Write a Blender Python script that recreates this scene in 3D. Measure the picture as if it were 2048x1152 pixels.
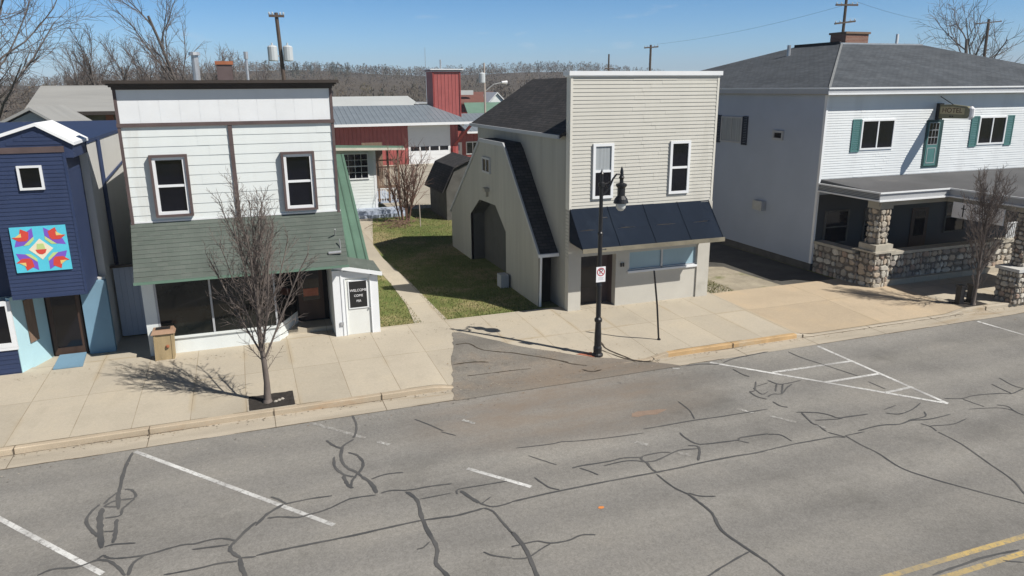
import bpy, bmesh, math, random
from mathutils import Vector, Matrix
from bpy import context as _c

for o in list(bpy.data.objects):
    bpy.data.objects.remove(o)
scene = bpy.context.scene
COL = scene.collection
R = math.radians

# ------------------------------------------------------------------ camera, world, sun, exposure
CAM_H = 8.4
yaw, pit, rol, FPX = .348744, .265815, .008179, 1463.55
cy, sy, cp, sp = math.cos(yaw), math.sin(yaw), math.cos(pit), math.sin(pit)
fwd = Vector((sy*cp, cy*cp, -sp))
rgt = Vector((cy, -sy, 0))
dwn = fwd.cross(rgt)
r2 = rgt*math.cos(rol) + dwn*math.sin(rol)
d2 = -rgt*math.sin(rol) + dwn*math.cos(rol)
cam = bpy.data.cameras.new('camera')
cam.sensor_width = 36
cam.lens = FPX/2048*36
cam.clip_end = 6000
camo = bpy.data.objects.new('camera', cam)
COL.objects.link(camo)
m = Matrix((r2, -d2, -fwd)).transposed().to_4x4()
m.translation = Vector((0, 0, CAM_H))
camo.matrix_world = m
scene.camera = camo

SUN_EL, SUN_AZ = R(46.5), R(135.5)          # azimuth clockwise from +Y: the sun is to the right, behind the camera
w = bpy.data.worlds.new('World')
scene.world = w
w.use_nodes = True
nt = w.node_tree
bg = nt.nodes['Background']
sky = nt.nodes.new('ShaderNodeTexSky')
sky.sky_type = 'NISHITA'
sky.sun_disc = False
sky.sun_elevation = SUN_EL
sky.sun_rotation = SUN_AZ
sky.altitude = 200
sky.air_density = 1.0
sky.dust_density = 0.6
sky.ozone_density = 2.0
# clear spring sky: paler towards the horizon, deep blue and darker overhead
tcw = nt.nodes.new('ShaderNodeTexCoord')
sepw = nt.nodes.new('ShaderNodeSeparateXYZ'); nt.links.new(tcw.outputs['Generated'], sepw.inputs[0])
rw = nt.nodes.new('ShaderNodeValToRGB'); nt.links.new(sepw.outputs['Z'], rw.inputs[0])
ew = rw.color_ramp.elements
while len(ew) < 4: ew.new(.5)
for k_, (p_, c_) in enumerate(((0., (.78, 1.0, 1.5)), (.05, (.60, .92, 1.36)), (.13, (.36, .70, 1.06)), (.32, (.10, .17, .27)))):
    ew[k_].position = p_; ew[k_].color = (*c_, 1)
mw = nt.nodes.new('ShaderNodeMix'); mw.data_type = 'RGBA'; mw.blend_type = 'MULTIPLY'; mw.inputs[0].default_value = 1
nt.links.new(sky.outputs[0], mw.inputs[6]); nt.links.new(rw.outputs[0], mw.inputs[7])
# a few thin fair-weather wisps low over the horizon
mpw = nt.nodes.new('ShaderNodeMapping'); mpw.inputs['Scale'].default_value = (9, 9, 34)
nt.links.new(tcw.outputs['Generated'], mpw.inputs[0])
nw = nt.nodes.new('ShaderNodeTexNoise'); nw.inputs['Scale'].default_value = 1.6; nw.inputs['Detail'].default_value = 5
nt.links.new(mpw.outputs[0], nw.inputs['Vector'])
cw = nt.nodes.new('ShaderNodeValToRGB'); nt.links.new(nw.outputs['Fac'], cw.inputs[0])
cw.color_ramp.elements[0].position = .64; cw.color_ramp.elements[0].color = (0, 0, 0, 1)
cw.color_ramp.elements[1].position = .80; cw.color_ramp.elements[1].color = (.28, .28, .28, 1)
xw = nt.nodes.new('ShaderNodeMix'); xw.data_type = 'RGBA'
nt.links.new(cw.outputs[0], xw.inputs[0]); nt.links.new(mw.outputs[2], xw.inputs[6]); xw.inputs[7].default_value = (7.2, 7.6, 8.2, 1)
nt.links.new(xw.outputs[2], bg.inputs[0])
bg.inputs[1].default_value = 0.09
sun = bpy.data.lights.new('sun', 'SUN')
sun.energy = 5.0
sun.angle = R(0.5)
sun.color = (1, .955, .88)
suno = bpy.data.objects.new('sun', sun)
COL.objects.link(suno)
sd = Vector((math.sin(SUN_AZ)*math.cos(SUN_EL), math.cos(SUN_AZ)*math.cos(SUN_EL), math.sin(SUN_EL)))
suno.rotation_euler = sd.to_track_quat('Z', 'Y').to_euler()
suno.location = sd*100
vs = scene.view_settings
vs.view_transform = 'Standard'
vs.look = 'None'
vs.exposure = 0.2
vs.gamma = 1

# ------------------------------------------------------------------ materials
def _mat(name):
    mt = bpy.data.materials.new(name)
    mt.use_nodes = True
    t = mt.node_tree
    b = t.nodes['Principled BSDF']
    return mt, t, b

def _noise(t, vec, scale, detail=4, rough=.6, stretch=None):
    n = t.nodes.new('ShaderNodeTexNoise')
    n.inputs['Scale'].default_value = scale
    n.inputs['Detail'].default_value = detail
    n.inputs['Roughness'].default_value = rough
    if stretch:
        mp = t.nodes.new('ShaderNodeMapping')
        mp.inputs['Scale'].default_value = stretch
        t.links.new(vec, mp.inputs[0]); vec = mp.outputs[0]
    t.links.new(vec, n.inputs['Vector'])
    return n.outputs['Fac']

def _ramp(t, fac, stops):
    r = t.nodes.new('ShaderNodeValToRGB')
    e = r.color_ramp.elements
    while len(e) < len(stops): e.new(.5)
    for k, (p, c) in enumerate(stops):
        e[k].position = p
        e[k].color = (*c, 1) if len(c) == 3 else c
    t.links.new(fac, r.inputs[0])
    return r.outputs[0]

def _mix(t, fac, a, b, mode='MIX'):
    n = t.nodes.new('ShaderNodeMix')
    n.data_type = 'RGBA'; n.blend_type = mode
    for sock, v in ((n.inputs[0], fac), (n.inputs[6], a), (n.inputs[7], b)):
        if isinstance(v, (int, float)): sock.default_value = v
        elif isinstance(v, tuple): sock.default_value = (*v, 1)
        else: t.links.new(v, sock)
    return n.outputs[2]

def _bump(t, b, h, strength, dist=.02):
    n = t.nodes.new('ShaderNodeBump')
    n.inputs['Strength'].default_value = strength
    n.inputs['Distance'].default_value = dist
    t.links.new(h, n.inputs['Height'])
    t.links.new(n.outputs[0], b.inputs['Normal'])

def mat(name, col, rough=.8, var=.12, scale=1.5, fine=0., stretch=None, metal=0., spec=.3, stain=None, stain_at=.6, bump=0., bscale=40):
    """painted / bare surface: base colour with blotches, fine speckle and optional stain patches"""
    mt, t, b = _mat(name)
    tc = t.nodes.new('ShaderNodeTexCoord').outputs['Object']
    lo = tuple(c*(1-var) for c in col); hi = tuple(min(1, c*(1+var)) for c in col)
    c = _ramp(t, _noise(t, tc, scale, 5, .65, stretch), [(.3, lo), (.7, hi)])
    if fine:
        f = _ramp(t, _noise(t, tc, 55, 2, .6), [(.3, (1-fine,)*3), (.7, (1+fine,)*3)])
        c = _mix(t, 1., c, f, 'MULTIPLY')
    if stain:
        k = _ramp(t, _noise(t, tc, scale*.55+.13, 6, .7, stretch), [(stain_at, (0, 0, 0)), (stain_at+.14, (1, 1, 1))])
        c = _mix(t, k, c, stain)
    t.links.new(c, b.inputs['Base Color'])
    b.inputs['Roughness'].default_value = rough
    b.inputs['Metallic'].default_value = metal
    b.inputs['Specular IOR Level'].default_value = spec
    if bump:
        _bump(t, b, _noise(t, tc, bscale, 3), bump)
    return mt

def shingle(name, c1, c2, w=.33, h=.14, gap=(.02, .02, .02), bump=.5, mort=.012, var=.25, rough=.9):
    """UV (metres) brick pattern: shingles, bricks"""
    mt, t, b = _mat(name)
    uv = t.nodes.new('ShaderNodeTexCoord').outputs['UV']
    br = t.nodes.new('ShaderNodeTexBrick')
    br.inputs['Scale'].default_value = 1
    br.inputs['Brick Width'].default_value = w
    br.inputs['Row Height'].default_value = h
    br.inputs['Mortar Size'].default_value = mort
    br.inputs['Mortar Smooth'].default_value = .3
    br.inputs['Color1'].default_value = (*c1, 1)
    br.inputs['Color2'].default_value = (*c2, 1)
    br.inputs['Mortar'].default_value = (*gap, 1)
    t.links.new(uv, br.inputs['Vector'])
    f = _ramp(t, _noise(t, uv, .7, 6, .7), [(.3, (1-var,)*3), (.7, (1+var,)*3)])
    c = _mix(t, 1., br.outputs['Color'], f, 'MULTIPLY')
    g = _ramp(t, _noise(t, uv, 60, 2), [(.3, (.8,)*3), (.7, (1.2,)*3)])
    c = _mix(t, 1., c, g, 'MULTIPLY')
    t.links.new(c, b.inputs['Base Color'])
    b.inputs['Roughness'].default_value = rough
    b.inputs['Specular IOR Level'].default_value = .2
    _bump(t, b, br.outputs['Fac'], -bump, .01)
    return mt

def glass(name, col=(.002, .0026, .0055), rough=.04, spec=.4):
    mt, t, b = _mat(name)
    tc = t.nodes.new('ShaderNodeTexCoord').outputs['Object']
    c = _ramp(t, _noise(t, tc, 1.1, 3), [(.35, col), (.75, tuple(x*2.2 for x in col))])
    t.links.new(c, b.inputs['Base Color'])
    b.inputs['Roughness'].default_value = rough
    b.inputs['Specular IOR Level'].default_value = spec
    return mt

def asphalt_mat(name, base, warm, dark, stain=None):
    mt, t, b = _mat(name)
    tc = t.nodes.new('ShaderNodeTexCoord').outputs['Object']
    c = _ramp(t, _noise(t, tc, .22, 6, .7), [(.32, tuple(x*.78 for x in base)), (.5, base), (.66, warm)])
    s = _ramp(t, _noise(t, tc, .5, 5, .6, (.25, 1.6, 1)), [(.35, (.9,)*3), (.65, (1.07,)*3)])   # tyre-polished bands along the lane
    c = _mix(t, 1., c, s, 'MULTIPLY')
    sp = t.nodes.new('ShaderNodeSeparateXYZ'); t.links.new(tc, sp.inputs[0])       # wheel tracks and the oil-darkened strip between them
    def mth(op, a, b_):
        n = t.nodes.new('ShaderNodeMath'); n.operation = op
        for q_, v_ in ((0, a), (1, b_)):
            if isinstance(v_, (int, float)): n.inputs[q_].default_value = v_
            else: t.links.new(v_, n.inputs[q_])
        return n.outputs[0]
    ph = mth('MULTIPLY', mth('ADD', mth('ADD', sp.outputs['Y'], -13.3), mth('MULTIPLY', _noise(t, tc, .15, 3), .8)), 3.6)
    wv = mth('MULTIPLY', mth('SINE', mth('ADD', ph, 1.57), 0.), .5)
    wv = mth('ADD', wv, .5)
    c = _mix(t, 1., c, _ramp(t, wv, [(0, (.93, .93, .93)), (1, (1.09, 1.085, 1.07))]), 'MULTIPLY')
    oil = _ramp(t, _noise(t, tc, .62, 5, .6, (1, 1, 1)), [(.60, (1, 1, 1)), (.74, (.84, .84, .83))])
    c = _mix(t, 1., c, oil, 'MULTIPLY')
    k = _ramp(t, _noise(t, tc, .9, 5, .75), [(.57, (0, 0, 0)), (.74, (.6,)*3)])
    c = _mix(t, k, c, dark)
    v = t.nodes.new('ShaderNodeTexVoronoi'); v.inputs['Scale'].default_value = 38
    t.links.new(tc, v.inputs['Vector'])
    g = _ramp(t, v.outputs['Color'], [(.1, (.87,)*3), (.9, (1.13,)*3)])
    c = _mix(t, 1., c, g, 'MULTIPLY')
    g = _ramp(t, _noise(t, tc, 9, 5, .8), [(.3, (.87,)*3), (.7, (1.13,)*3)])
    c = _mix(t, 1., c, g, 'MULTIPLY')
    if stain:                                            # one brown soil stain washed out of the driveway
        mp = t.nodes.new('ShaderNodeMapping'); mp.inputs['Location'].default_value = (-stain[0], -stain[1], 0)
        t.links.new(tc, mp.inputs[0])
        ms = t.nodes.new('ShaderNodeMapping'); ms.inputs['Scale'].default_value = (1/stain[2], 1/stain[3], 1)
        t.links.new(mp.outputs[0], ms.inputs[0])
        gr = t.nodes.new('ShaderNodeTexGradient'); gr.gradient_type = 'SPHERICAL'; t.links.new(ms.outputs[0], gr.inputs[0])
        kk = _mix(t, 1., _ramp(t, gr.outputs['Fac'], [(0, (0, 0, 0)), (.6, (.8,)*3)]), _ramp(t, _noise(t, tc, .9, 6, .75, (.5, 1.3, 1)), [(.35, (.15,)*3), (.65, (1,)*3)]), 'MULTIPLY')
        c = _mix(t, kk, c, (.225, .18, .14))
    t.links.new(c, b.inputs['Base Color'])
    b.inputs['Roughness'].default_value = .92
    b.inputs['Specular IOR Level'].default_value = .2
    _bump(t, b, _noise(t, tc, 70, 3), .35, .01)
    return mt

def walk_mat(name, base, warm, jx=.85, jw=1.385, row=2.75, joint=(.27, .22, .155)):
    """poured concrete: slab tints, joints with soil in them, wide stains beside some joints"""
    mt, t, b = _mat(name)
    tc = t.nodes.new('ShaderNodeTexCoord').outputs['Object']
    mp = t.nodes.new('ShaderNodeMapping'); mp.inputs['Location'].default_value = (-jx+jw*40, -19.28, 0)
    t.links.new(tc, mp.inputs[0])
    def brick(size, smooth):
        br = t.nodes.new('ShaderNodeTexBrick')
        br.offset = 0
        for k, v in (('Scale', 1), ('Brick Width', jw), ('Row Height', row), ('Mortar Size', size), ('Mortar Smooth', smooth)):
            br.inputs[k].default_value = v
        br.inputs['Color1'].default_value = (.93, .93, .93, 1)
        br.inputs['Color2'].default_value = (1.06, 1.06, 1.06, 1)
        br.inputs['Mortar'].default_value = (1, 1, 1, 1)
        t.links.new(mp.outputs[0], br.inputs['Vector'])
        return br
    br = brick(.011, .3)
    c = _ramp(t, _noise(t, tc, .45, 6, .65), [(.3, tuple(x*.9 for x in base)), (.5, base), (.72, warm)])
    c = _mix(t, 1., c, br.outputs['Color'], 'MULTIPLY')
    g = _ramp(t, _noise(t, tc, 14, 5, .75), [(.3, (.93,)*3), (.7, (1.07,)*3)])
    c = _mix(t, 1., c, g, 'MULTIPLY')
    st = _ramp(t, _noise(t, tc, 1.1, 5, .7, (1, .35, 1)), [(.56, (0, 0, 0)), (.74, (.45,)*3)])
    c = _mix(t, st, c, tuple(x*.74 for x in base))
    b2 = brick(.14, 1.)
    wide = _mix(t, 1., b2.outputs['Fac'], _ramp(t, _noise(t, tc, .33, 2, .5), [(.52, (0, 0, 0)), (.62, (.6,)*3)]), 'MULTIPLY')
    c = _mix(t, wide, c, (joint[0]*1.5, joint[1]*1.5, joint[2]*1.45))
    jf = _mix(t, 1., br.outputs['Fac'], _ramp(t, _noise(t, tc, 1.3, 4), [(.3, (.35,)*3), (.6, (1,)*3)]), 'MULTIPLY')
    c = _mix(t, jf, c, joint)
    t.links.new(c, b.inputs['Base Color'])
    b.inputs['Roughness'].default_value = .9
    b.inputs['Specular IOR Level'].default_value = .2
    _bump(t, b, _noise(t, tc, 45, 3), .12, .01)
    return mt

def paint_mat(name, col, under, wear=.5):
    mt, t, b = _mat(name)
    tc = t.nodes.new('ShaderNodeTexCoord').outputs['Object']
    k = _ramp(t, _noise(t, tc, 9, 6, .8), [(wear-.06, (0, 0, 0)), (wear+.08, (1, 1, 1))])
    k2 = _ramp(t, _noise(t, tc, .8, 3, .6), [(.35, (.35,)*3), (.6, (1,)*3)])
    c = _mix(t, _mix(t, 1., k, k2, 'MULTIPLY'), under, col)
    t.links.new(c, b.inputs['Base Color'])
    b.inputs['Roughness'].default_value = .8
    return mt

def ground_mat(name):
    mt, t, b = _mat(name)
    tc = t.nodes.new('ShaderNodeTexCoord').outputs['Object']
    c = _ramp(t, _noise(t, tc, .35, 6, .7), [(.34, (.10, .14, .04)), (.5, (.17, .185, .065)), (.62, (.30, .25, .13))])
    g = _ramp(t, _noise(t, tc, 12, 5, .8), [(.25, (.6,)*3), (.75, (1.4,)*3)])
    c = _mix(t, 1., c, g, 'MULTIPLY')
    sep = t.nodes.new('ShaderNodeSeparateXYZ'); t.links.new(tc, sep.inputs[0])
    far = t.nodes.new('ShaderNodeMapRange')
    far.inputs['From Min'].default_value = 95; far.inputs['From Max'].default_value = 150
    t.links.new(sep.outputs['Y'], far.inputs['Value'])
    c = _mix(t, far.outputs[0], c, _ramp(t, _noise(t, tc, .03, 6, .7), [(.3, (.070, .060, .048)), (.7, (.105, .088, .066))]))
    t.links.new(c, b.inputs['Base Color'])
    b.inputs['Roughness'].default_value = 1
    b.inputs['Specular IOR Level'].default_value = .1
    _bump(t, b, _noise(t, tc, 30, 4), .6, .03)
    return mt

def rib_mat(name, col, pitch=.3, rough=.45, metal=.3, bump=1., var=.12, spec=.4):
    """ribbed sheet metal (ribs run up the slope), UV in metres"""
    mt, t, b = _mat(name)
    uv = t.nodes.new('ShaderNodeTexCoord').outputs['UV']
    sep = t.nodes.new('ShaderNodeSeparateXYZ'); t.links.new(uv, sep.inputs[0])
    d = t.nodes.new('ShaderNodeMath'); d.operation = 'DIVIDE'; d.inputs[1].default_value = pitch
    t.links.new(sep.outputs[0], d.inputs[0])
    f = t.nodes.new('ShaderNodeMath'); f.operation = 'FRACT'; t.links.new(d.outputs[0], f.inputs[0])
    pp = t.nodes.new('ShaderNodeMath'); pp.operation = 'PINGPONG'; pp.inputs[1].default_value = .5
    t.links.new(f.outputs[0], pp.inputs[0])
    h = _ramp(t, pp.outputs[0], [(0., (1, 1, 1)), (.16, (0, 0, 0))])
    c = _ramp(t, _noise(t, uv, .8, 5, .7), [(.3, tuple(x*(1-var) for x in col)), (.7, tuple(min(1, x*(1+var)) for x in col))])
    t.links.new(c, b.inputs['Base Color'])
    b.inputs['Roughness'].default_value = rough
    b.inputs['Metallic'].default_value = metal
    b.inputs['Specular IOR Level'].default_value = spec
    _bump(t, b, h, bump, .05)
    return mt

M = {}
M['asphalt'] = asphalt_mat('asphalt', (.235, .226, .21), (.258, .245, .223), (.198, .191, .179), (7.8, 17.0, 5.2, 2.6))
M['asphalt_worn'] = asphalt_mat('asphalt_worn', (.205, .19, .168), (.265, .215, .165), (.125, .12, .108), (9.5, 18.6, 4.5, 2.2))
M['seal'] = paint_mat('crack_seal', (.062, .063, .065), (.13, .126, .12), .33)
M['crack'] = mat('open_crack', (.07, .055, .04), .95, .3, 4)
M['walk'] = walk_mat('sidewalk_concrete', (.445, .395, .315), (.475, .415, .32))
M['drive'] = walk_mat('driveway_concrete', (.45, .365, .262), (.5, .39, .262), 17.5, 3.9, 2.75)
M['gutter'] = mat('gutter_concrete', (.42, .37, .295), .9, .16, .9, .12, (.3, 2, 1), stain=(.31, .235, .15), stain_at=.55)
M['curb'] = mat('curb_concrete', (.435, .36, .265), .9, .18, .8, .12, (.5, 2, 1), stain=(.385, .265, .165), stain_at=.56)
M['curb_yellow'] = mat('curb_yellow_paint', (.46, .31, .16), .8, .2, 1.5, .1, None, stain=(.44, .345, .23), stain_at=.52)
M['line_w'] = paint_mat('white_road_paint', (.68, .68, .66), (.22, .21, .2), .42)
M['line_worn'] = paint_mat('worn_road_paint', (.55, .55, .53), (.23, .218, .2), .53)
M['line_y'] = paint_mat('yellow_road_paint', (.56, .4, .14), (.24, .22, .18), .44)
M['ground'] = ground_mat('grass_ground')
M['lot'] = mat('gravel_lot', (.39, .355, .29), .95, .14, .25, .2)
M['grit'] = mat('gritty_alley', (.33, .29, .22), .95, .25, .9, .3, stain=(.15, .16, .06), stain_at=.55)
M['alley_shade'] = mat('alley_shade', (.085, .08, .07), .9, .3, .8, .2)  # alley ground with the hotel's shade put into its colour
M['footing'] = mat('dark_footing', (.10, .098, .092), .95, .25, 2, .1)
M['soil'] = mat('tree_pit_soil', (.035, .03, .026), 1, .35, 6, .3, bump=.8, bscale=25)
M['red_patch'] = mat('red_paving', (.42, .16, .1), .9, .15, 3, .1)
M['orange_mark'] = mat('orange_marking', (.7, .25, .07), .8)
M['white'] = mat('white_paint', (.70, .735, .725), .55, .04, .8, .02, (1.6, 1.6, .2), stain=(.62, .63, .60), stain_at=.57)
M['white_trim'] = mat('white_trim', (.74, .755, .77), .5, .04, 1.2)
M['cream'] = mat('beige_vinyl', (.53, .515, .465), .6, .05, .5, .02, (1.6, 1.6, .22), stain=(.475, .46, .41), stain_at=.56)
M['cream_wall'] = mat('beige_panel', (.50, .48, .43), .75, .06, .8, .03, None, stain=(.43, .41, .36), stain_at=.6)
M['grey_wall'] = mat('shaded_grey_siding', (.37, .36, .32), .8, .1, .7, .03, (3, 3, .25))  # grey deepened to carry the shade on the left-facing beige walls
M['hotel'] = mat('white_vinyl', (.70, .725, .735), .55, .04, .5, .015, (1.6, 1.6, .2), stain=(.64, .66, .665), stain_at=.57)
M['hotel_side'] = mat('shaded_pale_grey', (.38, .43, .515), .8, .05, .5, .02)  # blue-grey holds the shade of the hotel's left wall
M['porch_shade'] = mat('shaded_grey_vinyl', (.05, .052, .056), .6, .04, .5)  # porch shade painted into the siding colour, near black
M['hotel_trim'] = mat('grey_trim', (.40, .41, .425), .5, .05, 1)
M['soffit'] = mat('soffit_tan', (.34, .32, .27), .8, .08, 1)
M['brown'] = mat('brown_trim', (.105, .076, .074), .65, .15, 2)
M['dkbrown'] = mat('dark_brown_cornice', (.05, .04, .034), .55, .2, 1.5)
M['green_shingle'] = shingle('green_asphalt_shingle', (.098, .115, .101), (.116, .131, .116), .32, .14, (.088, .112, .093), .25, .006, .16)
M['green_metal'] = rib_mat('green_sheet_metal', (.085, .15, .11), .3, .5, .0, 1.)
M['green_paint'] = mat('green_paint', (.13, .215, .165), .6, .1, 1)
M['black_shingle'] = shingle('black_asphalt_shingle', (.042, .042, .044), (.07, .066, .064), .32, .15, (.022, .022, .022), .8)
M['grey_shingle'] = shingle('grey_asphalt_shingle', (.072, .082, .094), (.096, .106, .118), .32, .145, (.045, .05, .056), .6)
M['flat_roof'] = mat('grey_membrane', (.10, .10, .103), .85, .2, .35, .12, None, stain=(.18, .17, .155), stain_at=.6)
M['membrane_white'] = mat('white_coping', (.82, .83, .84), .5, .04, 1)
M['awning'] = mat('navy_canvas', (.012, .018, .030), .9, .16, .6, .06, (1, 1, 1), stain=(.018, .026, .040), stain_at=.55, spec=.1)
M['awning_edge'] = mat('awning_valance', (.2, .18, .135), .9, .2, 2)
M['blue'] = mat('navy_siding', (.028, .043, .098), .55, .12, .8, .03, spec=.35)
M['blue_flat'] = mat('navy_trim', (.028, .044, .1), .5, .1, 1)
M['ltblue'] = mat('pale_blue_paint', (.42, .62, .68), .6, .05, 1)
M['ltblue2'] = mat('shaded_blue_paint', (.17, .29, .39), .7, .08, 1)  # darker copy of the pale blue, shade included, for pier and ramp
M['stucco'] = mat('grey_render', (.55, .545, .52), .85, .08, .6, .05, (1, 1, .3))
M['glass'] = glass('dark_window')
M['glass_green'] = glass('shop_window', (.006, .0075, .007), .05)
M['glass_pale'] = mat('pale_blue_window', (.30, .43, .50), .2, .1, .8, 0, None, .0, .5)  # opaque pale blue pane
M['black'] = mat('black_paint', (.012, .012, .014), .4, .2, 2, spec=.5)
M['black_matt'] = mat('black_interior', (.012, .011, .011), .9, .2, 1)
M['door_brown'] = mat('brown_door', (.06, .035, .025), .5, .2, 1.5, 0, (3, 3, .4))
M['teal'] = mat('teal_paint', (.075, .185, .18), .6, .12, 1.5)
M['teal_dark'] = mat('dark_teal_paint', (.025, .06, .06), .6, .12, 1.5)
M['navy_shut'] = mat('dark_shutter', (.02, .028, .045), .6, .12, 1.5)
M['curtain'] = mat('pale_curtain', (.32, .345, .36), .8, .25, 2.5, 0, (9, 9, .15))
M['red_metal'] = rib_mat('red_sheet_metal', (.34, .085, .078), .45, .55, 0, 1., .12)
M['red_flat'] = mat('red_paint', (.26, .045, .04), .6, .1, .5)
M['grey_metal'] = rib_mat('galvanised_roof', (.21, .245, .275), .55, .4, .1, 1.)
M['pale_roof'] = mat('pale_roof', (.46, .48, .475), .7, .06, .2)
M['old_roof'] = mat('weathered_roof', (.29, .29, .28), .8, .14, .25, 0, (.4, 2, 2))
M['olive_wall'] = mat('olive_wall', (.17, .15, .10), .9, .3, .7)
M['brick'] = shingle('red_brick', (.20, .075, .05), (.27, .11, .075), .22, .075, (.3, .27, .23), .5, .012, .15)
M['rust'] = mat('rust', (.33, .12, .06), .8, .2, 3)
M['wood'] = mat('weathered_wood', (.20, .135, .095), .85, .2, 2, 0, (6, 6, .5))
M['pole'] = mat('utility_pole_wood', (.10, .075, .06), .9, .2, 2, 0, (6, 6, .5))
M['pole_pale'] = mat('pale_pole', (.42, .36, .32), .8, .1, 1)
M['metal'] = mat('galvanised', (.45, .46, .48), .4, .12, 2, 0, None, .5)
M['tank'] = mat('transformer_grey', (.5, .53, .55), .45, .06, 1)
M['bark'] = mat('young_bark', (.15, .125, .11), .9, .25, 5, 0, (1, 1, .3))
M['twig'] = mat('twigs', (.15, .122, .108), .9, .25, 3)
M['bark_far'] = mat('old_bark', (.12, .105, .095), .9, .2, 2)
M['twig_far'] = mat('far_twigs', (.16, .135, .125), .95, .2, .5)
M['shrub'] = mat('red_twigs', (.17, .10, .08), .9, .25, 2)
M['tan_box'] = mat('tan_board', (.36, .275, .155), .75, .12, 2.5, .05, (4, 4, .6))
M['orange_top'] = mat('rusty_lid', (.33, .21, .14), .7, .15, 4)
M['sign_white'] = mat('sign_white', (.78, .77, .78), .4, .03, 2)
M['sign_red'] = mat('sign_red', (.42, .02, .04), .4, .05, 2)
M['sign_black'] = mat('sign_black', (.02, .02, .02), .5, .05, 2)
M['sign_gold'] = mat('sign_gold', (.42, .36, .22), .5, .12, 4)
M['sign_olive'] = mat('sign_olive', (.20, .19, .12), .5, .12, 4)
M['letter_brown'] = mat('letter_brown', (.10, .04, .02), .5, .05, 4)
M['lamp_globe'] = mat('lamp_globe', (.62, .63, .61), .25, .04, 3)
M['mortar'] = mat('mortar', (.16, .145, .125), .95, .2, 6)
for i, c in enumerate(((.40, .36, .30), (.48, .45, .39), (.32, .29, .25), (.42, .35, .275), (.54, .51, .45), (.26, .235, .21), (.35, .265, .21))):
    M['stone%d' % i] = mat('fieldstone_%s' % 'abcdefg'[i], c, .85, .22, 5, .08)
for i, c in enumerate(((.094, .075, .056), (.112, .09, .066), (.128, .102, .074), (.10, .088, .058), (.132, .11, .082), (.034, .046, .03))):
    M['wood%d' % i] = mat('far_wood_%s' % 'abcdef'[i], c, 1, .15, .05)
for n, c in (('q_aqua', (.10, .55, .70)), ('q_red', (.62, .07, .05)), ('q_purple', (.20, .10, .52)), ('q_yellow', (.78, .62, .18)), ('q_lime', (.50, .62, .25)), ('q_cream', (.80, .72, .55)), ('q_gold', (.75, .55, .20))):
    M[n] = mat(n.replace('q_', 'painted_'), c, .5, .05, 3)

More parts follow.
